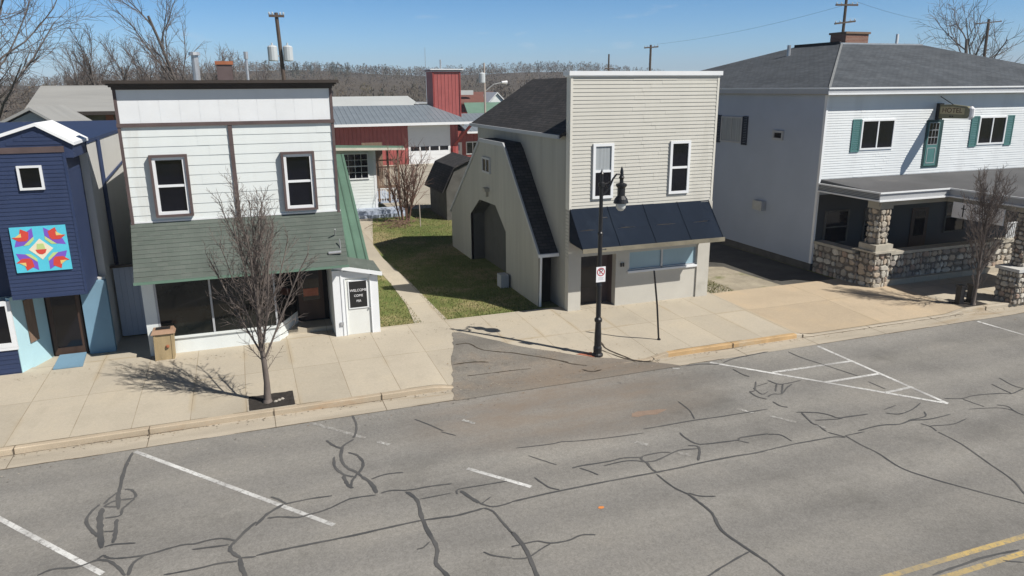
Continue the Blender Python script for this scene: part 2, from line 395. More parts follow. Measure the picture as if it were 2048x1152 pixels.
# ------------------------------------------------------------------ mesh helper
class MB:
    def __init__(s):
        s.v = []; s.f = []; s.mi = []; s.mats = []
    def _m(s, mt):
        if mt is None: return 0
        if mt not in s.mats: s.mats.append(mt)
        return s.mats.index(mt)
    def face(s, pts, mt=None):
        n = len(s.v)
        s.v += [tuple(p) for p in pts]
        s.f.append(tuple(range(n, n+len(pts)))); s.mi.append(s._m(mt))
    def hexa(s, p, mt=None):
        """8 points: bottom 4 ring then top 4 ring"""
        n = len(s.v); s.v += [tuple(q) for q in p]; k = s._m(mt)
        for q in ((0, 1, 2, 3), (4, 5, 6, 7), (0, 1, 5, 4), (1, 2, 6, 5), (2, 3, 7, 6), (3, 0, 4, 7)):
            s.f.append(tuple(n+i for i in q)); s.mi.append(k)
    def box(s, x0, x1, y0, y1, z0, z1, mt=None):
        s.hexa([(x0, y0, z0), (x1, y0, z0), (x1, y1, z0), (x0, y1, z0), (x0, y0, z1), (x1, y0, z1), (x1, y1, z1), (x0, y1, z1)], mt)
    def prism(s, poly, vec, mt=None):
        """polygon (3d points) swept along vec"""
        n = len(s.v); k = len(poly); vec = Vector(vec)
        s.v += [tuple(p) for p in poly] + [tuple(Vector(p)+vec) for p in poly]
        i = s._m(mt)
        s.f.append(tuple(range(n, n+k))); s.f.append(tuple(range(n+k, n+2*k)))
        for a in range(k):
            b = (a+1) % k
            s.f.append((n+a, n+b, n+k+b, n+k+a))
        s.mi += [i]*(k+2)
    def tube(s, pts, rad, n=8, mt=None, cap=True):
        pts = [Vector(p) for p in pts]
        if not hasattr(rad, '__len__'): rad = [rad]*len(pts)
        i = s._m(mt); base = len(s.v); up = None
        for k, p in enumerate(pts):
            d = (pts[min(k+1, len(pts)-1)]-pts[max(k-1, 0)])
            if d.length < 1e-9: d = Vector((0, 0, 1))
            d.normalize()
            if up is None:
                up = d.orthogonal().normalized()
            else:
                up = (up-d*up.dot(d))
                up = up.normalized() if up.length > 1e-6 else d.orthogonal().normalized()
            b = d.cross(up)
            for j in range(n):
                a = 2*math.pi*j/n
                s.v.append(tuple(p+(up*math.cos(a)+b*math.sin(a))*rad[k]))
        for k in range(len(pts)-1):
            for j in range(n):
                a = base+k*n+j; c = base+k*n+(j+1) % n
                s.f.append((a, c, c+n, a+n)); s.mi.append(i)
        if cap:
            s.f.append(tuple(range(base, base+n))); s.mi.append(i)
            e = base+(len(pts)-1)*n
            s.f.append(tuple(range(e, e+n))); s.mi.append(i)
    def lathe(s, x, y, prof, n=14, mt=None):
        """profile [(radius, z)] round a vertical axis"""
        s.tube([(x, y, z) for r, z in prof], [max(r, .002) for r, z in prof], n, mt)
    def build(s, name, mt=None, parent=None, smooth=False, recalc=True, label=None):
        org = Vector((0, 0, 0))
        if parent is not None:
            q = parent
            while q.parent: q = q.parent
            org = q.location
        me = bpy.data.meshes.new(name)
        me.from_pydata([tuple(Vector(p)-org) for p in s.v], [], s.f)
        for x in (s.mats or [mt]): me.materials.append(x)
        if s.mats: me.polygons.foreach_set('material_index', s.mi)
        if recalc:
            bm = bmesh.new(); bm.from_mesh(me)
            bmesh.ops.recalc_face_normals(bm, faces=bm.faces[:])
            bm.to_mesh(me); bm.free()
            uvl = me.uv_layers.new(name='UVMap')
            for p in me.polygons:                    # metric uv: u horizontal, v up the slope
                nn = p.normal
                t = Vector((0, 0, 1)).cross(nn)
                t = Vector((1, 0, 0)) if t.length < .05 else t.normalized()
                b = nn.cross(t)
                for li in p.loop_indices:
                    co = me.vertices[me.loops[li].vertex_index].co + org
                    uvl.data[li].uv = (co.dot(t), co.dot(b))
        if smooth:
            me.polygons.foreach_set('use_smooth', [True]*len(me.polygons))
        o = bpy.data.objects.new(name, me)
        COL.objects.link(o)
        if parent is not None: o.parent = parent
        if label: o['label'] = label
        return o

def thing(name, label, cat, loc, group=None):
    o = bpy.data.objects.new(name, None)
    o.empty_display_size = .3
    COL.objects.link(o)
    o.location = loc
    o['label'] = label; o['category'] = cat
    if group: o['group'] = group
    return o

def tag(o, label, cat, group=None):
    o['label'] = label; o['category'] = cat
    if group: o['group'] = group
    return o

def struct(o):
    o['kind'] = 'structure'
    return o

def dup(root, loc, rz=0, sc=1, label=None):
    r = root.copy(); COL.objects.link(r)
    r.location = loc; r.rotation_euler = (0, 0, rz); r.scale = (sc,)*3 if not hasattr(sc, '__len__') else sc
    if label: r['label'] = label
    for ch in list(root.children):
        c = ch.copy(); COL.objects.link(c); c.parent = r
        for g in list(ch.children):
            d = g.copy(); COL.objects.link(d); d.parent = c
    return r

class F:
    """wall frame: origin o on the wall, u along it, n outward (both horizontal)"""
    def __init__(s, o, u, n): s.o, s.u, s.n = Vector(o), Vector(u), Vector(n)
    def p(s, a, d, z): return s.o + s.u*a + s.n*d + Vector((0, 0, z))
    def box(s, mb, a0, a1, d0, d1, z0, z1, mt=None):
        mb.hexa([s.p(a0, d0, z0), s.p(a1, d0, z0), s.p(a1, d1, z0), s.p(a0, d1, z0), s.p(a0, d0, z1), s.p(a1, d0, z1), s.p(a1, d1, z1), s.p(a0, d1, z1)], mt)
def front(y): return F((0, y, 0), (1, 0, 0), (0, -1, 0))          # faces the street; a = world x
def left(x): return F((x, 0, 0), (0, 1, 0), (-1, 0, 0))           # faces left; a = world y
def right(x): return F((x, 0, 0), (0, 1, 0), (1, 0, 0))

def siding(mb, fr, a0, a1, z0, z1, course, lap, mt=None):
    n = max(1, round((z1-z0)/course)); h = (z1-z0)/n
    rs = random.Random(int(a0*91+z0*17+a1*7))
    for k in range(n):
        zb = z0+k*h; zt = zb+h; a = a0; off = 0.
        while a < a1-1e-4:                                # boards butt at random joints, one lapped a little over the next
            b = min(a1, a+rs.uniform(1.8, 3.8))
            if a1-b < .5: b = a1
            dz = rs.uniform(-.0025, .0025); l_ = lap+off
            mb.face([fr.p(a, l_, zb+dz), fr.p(b, l_, zb+dz), fr.p(b, .001+off, zt), fr.p(a, .001+off, zt)], mt)
            mb.face([fr.p(a, 0, zb+dz), fr.p(b, 0, zb+dz), fr.p(b, l_, zb+dz), fr.p(a, l_, zb+dz)], mt)
            if off > 0: mb.face([fr.p(a, 0, zb), fr.p(a, l_, zb), fr.p(a, off, zt), fr.p(a, 0, zt)], mt); mb.face([fr.p(b, 0, zb), fr.p(b, l_, zb), fr.p(b, off, zt), fr.p(b, 0, zt)], mt)
            a = b; off = .004-off if off in (0., .004) else 0.
    for a in (a0, a1):
        mb.face([fr.p(a, 0, z0), fr.p(a, lap, z0), fr.p(a, lap*.5, z1), fr.p(a, 0, z1)], mt)

def ring(mb, fr, a0, a1, z0, z1, w, d0, d1, mt=None, sill=None):
    """picture-frame of four butted boards"""
    fr.box(mb, a0, a0+w, d0, d1, z0, z1, mt); fr.box(mb, a1-w, a1, d0, d1, z0, z1, mt)
    fr.box(mb, a0+w, a1-w, d0, d1, z1-w, z1, mt); fr.box(mb, a0+w, a1-w, d0, d1, z0, z0+(sill or w), mt)

def window(parent, fr, a0, a1, z0, z1, frame, pane, trim=None, tw=.09, fw=.06, kind='hung', depth=.09, panes=None, split_mats=None, base=.03):
    """window part with trim, sash frame and glass; panes=(cols, rows) per sash"""
    mb = MB()
    b = a0, a1, z0, z1
    if trim:
        ring(mb, fr, a0, a1, z0, z1, tw, base-.03, base+depth, trim)
        b = a0+tw, a1-tw, z0+tw, z1-tw
    ring(mb, fr, b[0], b[1], b[2], b[3], fw, base-.03, base+depth*.62, frame)
    i = b[0]+fw, b[1]-fw, b[2]+fw, b[3]-fw
    zm = (i[2]+i[3])/2; am = (i[0]+i[1])/2; hw = fw*.42
    if kind == 'hung': fr.box(mb, i[0], i[1], base-.03, base+depth*.5, zm-hw, zm+hw, frame)
    if kind == 'slide': fr.box(mb, am-hw, am+hw, base-.03, base+depth*.5, i[2], i[3], frame)
    if panes:
        sashes = [(i[2], zm-hw), (zm+hw, i[3])] if kind == 'hung' else [(i[2], i[3])]
        for s0, s1 in sashes:
            for k in range(1, panes[0]):
                a = i[0]+(i[1]-i[0])*k/panes[0]
                fr.box(mb, a-.012, a+.012, base-.02, base+.022, s0, s1, frame)
            for k in range(1, panes[1]):
                z = s0+(s1-s0)*k/panes[1]
                fr.box(mb, i[0], i[1], base-.02, base+.018, z-.012, z+.012, frame)
    win = mb.build('window', frame, parent)
    if kind == 'hung': cells = [(i[0], i[1], i[2], zm-hw), (i[0], i[1], zm+hw, i[3])]
    elif kind == 'slide': cells = [(i[0], am-hw, i[2], i[3]), (am+hw, i[1], i[2], i[3])]
    else: cells = [i]
    for k, c in enumerate(cells):
        g = MB(); fr.box(g, c[0], c[1], base-.028, base+.006, c[2], c[3])
        g.build('pane', (split_mats[k] if split_mats else pane), win)
    return win

def text(name, s, size, mt, parent, o, u, n, extrude=.006, align='CENTER', sx=1.):
    cu = bpy.data.curves.new(name, 'FONT')
    cu.body = s; cu.size = size; cu.extrude = extrude; cu.align_x = align; cu.align_y = 'CENTER'
    tmp = bpy.data.objects.new(name+'_src', cu); COL.objects.link(tmp)
    dg = bpy.context.evaluated_depsgraph_get()
    me = bpy.data.meshes.new_from_object(tmp.evaluated_get(dg))
    bpy.data.objects.remove(tmp); bpy.data.curves.remove(cu)
    q = parent
    while q.parent: q = q.parent
    u = Vector(u); n = Vector(n); o = Vector(o)-q.location
    for v in me.vertices:
        x, y, z = v.co
        v.co = o + u*x*sx + Vector((0, 0, y)) + n*z
    me.name = name
    me.materials.clear(); me.materials.append(mt)
    ob = bpy.data.objects.new(name, me); COL.objects.link(ob); ob.parent = parent
    return ob

def stones(mb, fr, a0, a1, z0, z1, size, rng, mats, d=.0, thick=.06):
    """fieldstones bedded on a wall face"""
    nz = max(1, round((z1-z0)/size)); h = (z1-z0)/nz
    for r in range(nz):
        a = a0+rng.uniform(-.05, .05)
        while a < a1-.04:
            w = min(size*rng.choice((.5, .75, 1., 1.3, 1.8))*rng.uniform(.85, 1.15), a1-a+.03)
            ca = a+w/2; cz = z0+h*(r+.5)+rng.uniform(-.03, .03)*h*3
            ra = w/2*rng.uniform(.9, 1.08); rz = h/2*rng.uniform(.8, 1.25)
            mt = mats[int(rng.random()**1.2*len(mats)) % len(mats)]
            n = 6; rot = rng.random()*6.28
            rings = []
            for rr, dd in ((1., 0), (.95, thick*.7), (.72, thick), ):
                rings.append([fr.p(ca+ra*rr*math.cos(rot+6.283*k/n)*rj[k], d+dd, cz+rz*rr*math.sin(rot+6.283*k/n)*rj[k]) for k in range(n)]) if rings else None
                if not rings:
                    rj = [rng.uniform(.74, 1.16) for _ in range(n)]
                    rings.append([fr.p(ca+ra*rr*math.cos(rot+6.283*k/n)*rj[k], d+dd, cz+rz*rr*math.sin(rot+6.283*k/n)*rj[k]) for k in range(n)])
            for q in range(len(rings)-1):
                for k in range(n):
                    mb.face([rings[q][k], rings[q][(k+1) % n], rings[q+1][(k+1) % n], rings[q+1][k]], mt)
            mb.face(rings[-1], mt)
            a += w
rng = random.Random(7)
XGL = -3.3

# ------------------------------------------------------------------ ground, road, kerbs, pavement
def smooth(t):
    t = max(0., min(1., t)); return t*t*(3-2*t)
def dip(x, a, b, f=.9):
    return smooth((x-a)/f)*smooth((b-x)/f)
def walk_z(x, y):
    z = .15+.0165*(y-19.28)
    k = max(dip(x, 4.5, 12.4), dip(x, 17.3, 25.3))
    zd = .012+(y-19.1)*.055
    return z*(1-k)+min(z, zd)*k

def terrain_z(x, y):
    if y < 19.15: return -.09
    if y < 24.45: return -.08
    z = .19
    if y > 110:
        t = smooth((y-110)/620)
        az = x/max(y, 1)
        hill = 19+5*math.sin(az*5+.4)+3.5*math.sin(az*13+1.3)+4*smooth((az-.75)/.4)
        z += t*hill + 2.2*t*math.sin(x*.021)*math.sin(y*.017+1)
        if y > 900: z -= (y-900)*.012
    return z
def terrain():
    ys = [-2500, -300, -60, 19.14, 19.16, 24.44, 24.46, 30, 50, 80, 110, 140, 175, 215, 260, 310, 370, 430, 500, 580, 660, 740, 830, 940, 1200, 1800, 3000]
    xs = [-3000, -1200, -700, -450, -300, -200, -120, -60, -30, 0, 30, 60, 90, 130, 170, 220, 280, 340, 410, 480, 560, 640, 730, 830, 950, 1100, 1300, 1600, 2200, 4000]
    mb = MB()
    mb.v = [(x, y, terrain_z(x, y)) for y in ys for x in xs]
    n = len(xs)
    for j in range(len(ys)-1):
        for i in range(n-1):
            mb.f.append((j*n+i, j*n+i+1, (j+1)*n+i+1, (j+1)*n+i)); mb.mi.append(0)
    o = mb.build('ground', M['ground']); struct(o)
    return o
terrain()

def sheet(name, x0, x1, y0, y1, z, mt, parent=None):
    mb = MB(); mb.face([(x0, y0, z), (x1, y0, z), (x1, y1, z), (x0, y1, z)])
    return mb.build(name, mt, parent)

road = struct(sheet('road', -60, 130, -35, 18.36, 0, M['asphalt']))
struct(sheet('gutter', -60, 130, 18.36, 19.12, .004, M['gutter']))

def ribbon(mb, pts, wd, z, mt=None, zf=None, wob=0.):
    """flat strip along a polyline, smoothed"""
    P = [Vector((x, y)) for x, y in pts]
    if len(P) > 2:                                       # Catmull-Rom
        Q = []
        for i in range(len(P)-1):
            a, b, c, d = P[max(i-1, 0)], P[i], P[i+1], P[min(i+2, len(P)-1)]
            for k in range(5):
                t = k/5
                Q.append(.5*((2*b)+(c-a)*t+(2*a-5*b+4*c-d)*t*t+(3*b-a-3*c+d)*t**3))
        Q.append(P[-1]); P = Q
    elif wob:
        P = [P[0].lerp(P[1], k/6) for k in range(7)]
    L = []
    for i, p in enumerate(P):
        d = P[min(i+1, len(P)-1)]-P[max(i-1, 0)]
        if d.length < 1e-6: d = Vector((1, 0))
        d.normalize(); nrm = Vector((-d.y, d.x))
        h = wd/2*(1+wob*rng.uniform(-1, 1))
        if wob and i in (0, len(P)-1): h *= .45
        q = p+nrm*wd*wob*rng.uniform(-.35, .35)
        L.append((q+nrm*h, q-nrm*h))
    for i in range(len(L)-1):
        a, b = L[i]; c, e = L[i+1]
        f = lambda v: (v.x, v.y, (zf(v.x, v.y) if zf else 0)+z)
        mb.face([f(a), f(b), f(e), f(c)], mt)

def parse(s):
    out = []
    for l in s.strip().splitlines():
        a, b = l.split(';')
        out.append((float(a), [tuple(map(float, q.split(','))) for q in b.split()]))
    return out
CRACKS = '''
0.078;-3.16,18.19 -3.23,17.41 -3.21,16.41 -3.20,16.08 -3.12,15.53
0.054;-3.22,16.30 -3.36,16.08 -3.44,15.86
0.053;-3.10,16.37 -2.97,16.29 -2.86,16.05 -2.87,15.90 -3.05,15.91 -3.29,15.90 -3.43,15.75
0.052;-2.86,15.87 -2.99,15.63 -3.05,15.50 -3.06,15.26 -3.34,15.27
0.061;-3.52,15.88 -3.64,15.63 -3.68,15.30 -3.55,14.93 -3.35,14.58
0.107;-3.45,15.70 -3.43,15.25 -3.34,14.75 -3.23,14.14
0.077;-3.11,15.13 -3.06,14.65 -3.05,14.25
0.048;-3.28,14.73 -3.08,14.68
0.047;-3.19,14.17 -3.01,14.19 -2.64,14.09
0.042;-3.43,15.75 -3.16,15.64
0.054;-4.19,13.63 -3.97,13.74 -3.68,13.67 -3.48,13.67 -3.26,13.75 -3.04,13.64 -2.84,13.35 -2.70,13.07
0.045;-3.25,13.78 -3.16,13.87 -3.06,13.75 -2.86,13.67 -2.43,13.61 -1.83,13.70 -1.56,13.66 -1.25,13.69 -1.02,13.63 -0.84,13.49
0.061;-2.43,13.61 -2.62,13.38 -2.64,13.05
0.044;-1.60,13.48 -1.25,13.43 -0.95,13.39
0.072;-0.91,13.35 -0.66,13.73 -0.44,14.02
0.069;-0.91,13.35 -0.92,13.18 -0.75,12.88
0.042;-0.75,12.88 -0.47,12.81
0.042;-2.05,12.84 -1.55,12.82 -1.12,12.84 -0.80,12.79
0.079;-0.75,12.88 -0.73,12.59 -0.67,12.30 -0.64,12.11
0.050;-0.47,12.85 0.39,12.86 1.33,12.85 2.64,12.88 3.40,12.80 4.03,12.86
0.066;-0.45,13.88 -0.22,14.23 0.12,14.50
0.048;0.12,14.50 0.60,14.52 1.12,14.48
0.049;-0.12,14.90 0.03,14.74 0.19,14.47
0.046;-0.22,14.08 0.04,14.03 0.35,13.89 0.60,13.91 0.96,13.98 1.31,14.15 1.53,14.22 2.01,14.17
0.066;1.94,16.97 1.66,16.72 1.60,16.54 1.52,16.10 1.57,15.64 1.75,15.32 1.85,15.05
0.088;1.85,15.05 1.99,14.71 2.04,14.24
0.058;1.29,17.15 1.43,16.81 1.61,16.57
0.062;1.72,16.32 1.90,16.09 1.97,15.73 1.91,15.44 1.76,15.20 1.62,14.96 1.55,14.70
0.062;1.37,16.22 1.33,15.73 1.47,15.31 1.67,15.12
0.079;1.46,15.25 1.49,14.84 1.59,14.63
0.040;2.02,14.87 2.37,14.97 2.76,14.91
0.047;2.12,14.21 2.37,14.23 2.70,14.12 3.20,14.10 3.66,14.04
0.077;2.64,14.07 2.79,13.66 2.74,13.10 2.73,12.63 2.76,11.87 2.63,11.44 2.73,11.02 2.75,10.86
0.036;2.85,13.67 3.53,13.67
0.036;3.65,13.58 3.73,13.76 4.23,13.74 4.83,13.71
0.079;3.76,13.69 3.88,13.33 3.99,13.08
0.042;3.99,13.08 4.22,12.84 4.64,12.86
0.035;4.00,13.02 4.29,13.22
0.048;4.03,12.86 4.16,12.66 4.20,12.31 4.26,11.82
0.031;2.40,11.97 2.52,11.98 2.68,12.12
0.036;3.55,11.45 3.69,11.27 3.99,11.08
0.033;4.08,16.59 4.38,16.25
0.051;4.64,12.88 5.66,12.92 6.71,12.91 8.10,12.87 8.68,12.86 9.27,12.88 10.12,12.87 10.79,12.82 11.16,12.84
0.030;5.55,15.09 6.39,14.98 6.73,14.99 7.03,14.91 7.82,14.78 8.83,14.69
0.028;5.70,14.63 5.94,14.28 6.15,13.98
0.043;5.46,13.64 5.59,13.16 5.77,12.96
0.045;6.42,13.72 6.71,13.74 7.30,13.70 7.74,13.72 8.11,13.61
0.035;6.58,13.66 6.73,13.45 6.84,13.23
0.044;7.16,13.56 7.79,13.57 8.19,13.36 8.50,13.37 9.14,13.58 9.64,13.49
0.036;8.13,13.54 8.26,13.65 8.73,13.64 8.92,13.56
0.053;8.16,13.62 8.10,13.49 8.14,13.31 8.10,13.08 8.12,12.89
0.045;9.70,14.39 9.67,14.07 9.76,13.72 10.02,13.62 10.79,13.53 10.96,13.61 11.72,13.54
0.053;9.51,13.71 9.69,13.61 9.62,13.40 9.31,12.99
0.035;10.76,13.55 10.97,13.29
0.040;8.08,12.79 8.13,12.19 8.27,11.82
0.054;8.27,11.82 8.30,11.49 8.32,11.03 8.14,10.44 8.24,9.73 8.32,9.30
0.038;8.30,11.86 8.47,11.66 8.77,11.54
0.042;8.21,9.69 7.65,9.54 7.15,9.38 7.02,9.32
0.072;4.27,11.86 4.31,11.54 4.31,11.08 4.23,10.45 4.21,10.31
0.036;4.10,11.41 4.31,11.41 4.62,11.40 4.84,11.25 5.19,11.21 5.51,11.28 5.76,11.19
0.036;3.98,11.06 4.27,10.99 4.56,11.13 4.83,11.24
0.042;11.16,12.84 11.91,12.86 12.72,12.83 13.13,12.81 13.37,12.69
0.041;13.44,12.77 13.43,12.27 13.48,11.78 13.41,11.08 13.64,10.49 14.01,9.87 14.56,9.03 14.81,8.56
0.039;15.75,12.10 15.71,11.40 15.47,10.57 15.26,9.81 14.96,9.32 14.62,8.68
0.036;11.70,13.51 11.97,13.37 12.00,13.00
0.042;13.17,13.06 13.39,12.71
0.034;13.44,12.77 14.04,12.76
0.040;8.32,9.30 8.34,8.89 8.35,8.74
0.048;10.82,7.98 11.39,8.00 12.19,8.02 12.94,7.95
0.030;12.36,7.83 12.66,7.66
0.043;13.23,15.41 13.47,15.51 13.73,15.45 14.14,15.73 14.46,15.90
0.045;14.00,16.39 14.09,16.05 14.36,15.99 14.90,16.04
0.043;14.05,16.06 13.66,15.63
0.043;14.22,15.99 13.76,15.49
0.040;13.13,15.09 13.13,14.78 13.26,14.64
0.046;13.26,14.30 13.76,14.07 13.96,13.82 14.03,13.63 14.48,13.58 14.93,13.53
0.045;13.36,14.22 13.18,13.64 13.22,13.47 13.17,13.11
0.036;13.37,13.73 13.97,13.58 14.15,13.59
0.037;15.55,13.59 16.07,13.69
0.036;15.42,13.42 15.70,13.24 16.23,13.32 16.82,13.57
0.035;16.44,13.12 16.20,12.88 15.60,12.87
0.043;13.93,12.86 14.71,12.90 15.21,12.78 15.69,12.83 16.20,12.72 16.95,12.75
0.033;15.75,12.61 15.83,12.39 15.76,12.15
0.033;15.86,12.42 16.49,12.29 17.11,12.41
0.037;17.68,13.56 18.13,13.38 18.64,13.41 19.41,13.26 19.73,13.13 20.39,13.26
0.036;18.12,13.34 18.15,13.06 18.21,12.77
0.038;19.84,13.82 19.77,13.45 19.73,13.13
0.038;20.49,14.08 20.32,13.53 20.39,13.26
0.034;18.63,12.74 18.80,12.55 18.68,12.25 18.67,12.01
0.026;17.66,12.81 18.51,12.57 18.72,12.24
0.037;16.22,18.16 16.24,17.59 16.40,16.99 16.61,16.17 16.73,15.69
0.030;16.67,15.25 16.70,14.64
0.053;13.64,18.07 14.10,18.24 14.68,18.32 15.62,18.39
0.048;13.60,17.51 13.60,17.07 13.68,16.82
0.040;8.94,14.89 9.48,14.87 10.41,14.86 11.33,14.79 12.68,14.74
0.043;12.97,15.89 12.94,15.53 13.09,15.28
0.044;13.61,16.44 13.16,15.91 12.97,15.89
0.034;13.37,16.13 13.88,16.23
0.032;13.24,16.08 13.18,15.62 13.46,15.70
0.031;10.70,16.03 10.67,15.43 10.49,14.92
0.065;12.39,18.26 12.88,18.24 13.46,18.02
0.060;2.11,18.39 2.13,17.89 2.06,17.38 1.95,17.05
0.035;3.62,17.56 3.93,17.04 4.15,16.61
0.040;8.13,18.61 8.75,18.63 9.25,18.81
0.026;6.74,18.60 7.42,18.53 8.13,18.61
'''
PATCH_CRACKS = '''
0.047;6.09,22.27 6.52,22.23 6.76,21.62 7.28,21.23 7.63,21.03 8.45,20.34 9.06,19.75
0.061;5.58,20.75 6.26,20.72 6.67,20.56
0.029;5.74,19.80 6.37,19.77 7.16,19.74 7.76,19.68
0.043;8.84,19.95 9.11,19.61 9.50,19.34
0.041;9.22,19.11 9.44,18.85 9.79,18.88
0.057;10.80,20.96 10.71,20.33 10.96,19.60 11.17,19.16 11.62,18.92
0.043;10.50,20.28 10.78,19.67 11.12,19.06
'''
LINES = '''
.11;-3.11,18.23 1.02,13.35
.11;-5.87,16.63 -3.09,13.27
.11;1.01,18.36 2.22,16.95
.11;2.48,16.65 2.71,16.36
.11;4.17,14.57 5.24,13.30
.11;8.33,14.43 8.61,14.10
.11;9.08,13.51 9.30,13.26
.11;11.91,15.05 12.17,14.68
.11;12.45,14.37 12.83,13.81
.11;13.19,13.48 13.32,13.25
.11;17.51,18.25 17.48,13.28
.11;13.28,18.25 17.48,13.28
.11;14.55,16.85 17.53,16.74
.11;15.45,15.66 17.53,15.61
.11;16.44,14.45 17.55,14.49
.11;24.85,18.23 24.94,16.55
.11;24.94,16.55 25.02,14.90
.11;11.92,18.27 12.09,18.12
.11;4.79,17.06 5.03,16.74
'''
mb = MB()
mw_ = MB()
for k, (wd, p) in enumerate(parse(LINES)): ribbon(mw_ if k in (2, 3, 5, 6, 7, 8, 9, 17, 18) else mb, p, wd, .004+.00012*k)
mb.build('white_parking_line', M['line_w'], road, recalc=False)
mw_.build('worn_parking_line', M['line_worn'], road, recalc=False)
mb = MB()
for y in (8.23, 7.86): ribbon(mb, [(-55, y), (125, y)], .12, .004)
mb.build('yellow_centre_line', M['line_y'], road, recalc=False)
mb = MB()
for k, (wd, p) in enumerate(parse(CRACKS)): ribbon(mb, p, wd*1.05, .0075+.0001*(k % 20), wob=.24)
mb.build('crack_sealant', M['seal'], road, recalc=False)
mb = MB(); mb.face([(6.30+.07*math.cos(a*.9), 12.02+.05*math.sin(a*.9), .006) for a in range(7)])
mb.build('orange_survey_mark', M['orange_mark'], road, recalc=False)
mb = MB()                                                           # rusty blotch and a dark oil spot by the driveway
mb.face([(9.55+.55*math.cos(a*.5)*rng.uniform(.7, 1.1), 15.7+.17*math.sin(a*.5)*rng.uniform(.6, 1.2), .0045) for a in range(12)])
mb.build('rust_stain', mat('rust_stain', (.26, .19, .145), .95, .12, 3, .1), road, recalc=False)

def gridsheet(name, x0, x1, y0, y1, dx, dy, zf, mt, dz=0., parent=None):
    nx = max(1, round((x1-x0)/dx)); ny = max(1, round((y1-y0)/dy))
    mb = MB()
    mb.v = [(x0+(x1-x0)*i/nx, y0+(y1-y0)*j/ny, zf(x0+(x1-x0)*i/nx, y0+(y1-y0)*j/ny)+dz) for j in range(ny+1) for i in range(nx+1)]
    for j in range(ny):
        for i in range(nx):
            a = j*(nx+1)+i
            mb.f.append((a, a+1, a+nx+2, a+nx+1)); mb.mi.append(0)
    return mb.build(name, mt, parent, smooth=True)
struct(gridsheet('sidewalk', -40, 17.55, 19.28, 24.9, .3, .35, walk_z, M['walk']))
struct(gridsheet('driveway', 17.55, 25.45, 19.28, 24.35, .3, .35, walk_z, M['drive']))
struct(gridsheet('hotel_pavement', 25.45, 70, 19.28, 23.0, 1.2, .8, walk_z, M['walk']))

def curb(name, x0, x1, mt, step=.25):
    mb = MB(); n = max(1, int((x1-x0)/step))
    prev = None
    for i in range(n+1):
        x = x0+(x1-x0)*i/n; z = walk_z(x, 19.2)+.003
        cur = [(x, 19.12, -.02), (x, 19.125, z-.02), (x, 19.145, z), (x, 19.29, z)]
        if prev:
            for k in range(3): mb.face([prev[k], cur[k], cur[k+1], prev[k+1]])
        prev = cur
    return struct(mb.build(name, mt, None, smooth=False))
mb = MB()
for k in range(46):                                                  # kerb and gutter joints, dirt lines
    x = -38+k*2.93+rng.uniform(-.1, .1); z = walk_z(x, 19.2)
    mb.box(x-.011, x+.011, 19.10, 19.29, -.01, z+.006); mb.face([(x-.009, 18.36, .0062), (x+.009, 18.36, .0062), (x+.009, 19.11, .0062), (x-.009, 19.11, .0062)])
x = -40
while x < 60:
    L_ = rng.uniform(.6, 2.4)
    if rng.random() < .75: ribbon(mb, [(x, 18.36+rng.uniform(-.02, .02)), (x+L_, 18.36+rng.uniform(-.02, .02))], rng.uniform(.02, .05), .0075, wob=.5)
    if rng.random() < .6: ribbon(mb, [(x, 19.09), (x+L_, 19.09)], rng.uniform(.02, .05), .0085, wob=.5)
    if rng.random() < .8: ribbon(mb, [(x, 19.295), (x+L_, 19.295)], rng.uniform(.012, .022), .0065, zf=walk_z, wob=.4)
    x += L_
struct(mb.build('gutter_dirt', mat('dirt', (.15, .12, .085), .95, .25, 3), None, recalc=False))
curb('curb', -60, 12.3, M['curb'])
curb('curb', 12.3, 17.4, M['curb_yellow'])
curb('curb', 17.4, 70, M['gutter'])

# worn asphalt apron of the closed driveway, laid over the pavement
mb = MB()
LE = [(6.30, 23.45), (6.05, 22.5), (5.55, 20.8), (5.15, 19.35), (4.9, 18.3)]
RE = [(6.5, 23.42), (8.1, 21.45), (9.85, 19.95), (11.2, 19.25), (12.3, 18.3)]
def along(P, t):
    t *= len(P)-1; i = min(int(t), len(P)-2); f = t-i
    return P[i][0]*(1-f)+P[i+1][0]*f, P[i][1]*(1-f)+P[i+1][1]*f
for j in range(25):
    for i in range(25):
        x0, y0 = along(LE, j/24); x1, y1 = along(RE, j/24); s = i/24
        x = x0+(x1-x0)*s; y = y0+(y1-y0)*s
        if i in (0, 24): x += rng.uniform(-.045, .045)
        mb.v.append((x, y, max(walk_z(x, max(y, 19.28)) if y > 19.1 else .006, .006)+.008))
for j in range(24):
    for i in range(24):
        a = j*25+i; mb.f.append((a, a+1, a+26, a+25)); mb.mi.append(0)
ap = struct(mb.build('driveway_apron', M['asphalt_worn'], None, smooth=True))
mb = MB()
for wd, p in parse(PATCH_CRACKS): ribbon(mb, p, wd, .016, zf=lambda x, y: walk_z(x, max(y, 19.28)), wob=.5)
mb.build('open_crack', M['crack'], ap, recalc=False)
mb = MB(); mb.face([(9.55, 20.28, walk_z(9.5, 20.2)+.012), (10.02, 19.85, walk_z(10, 19.9)+.012), (10.12, 20.28, walk_z(10.1, 20.2)+.012)])
mb.build('red_paving_corner', M['red_patch'], ap, recalc=False)

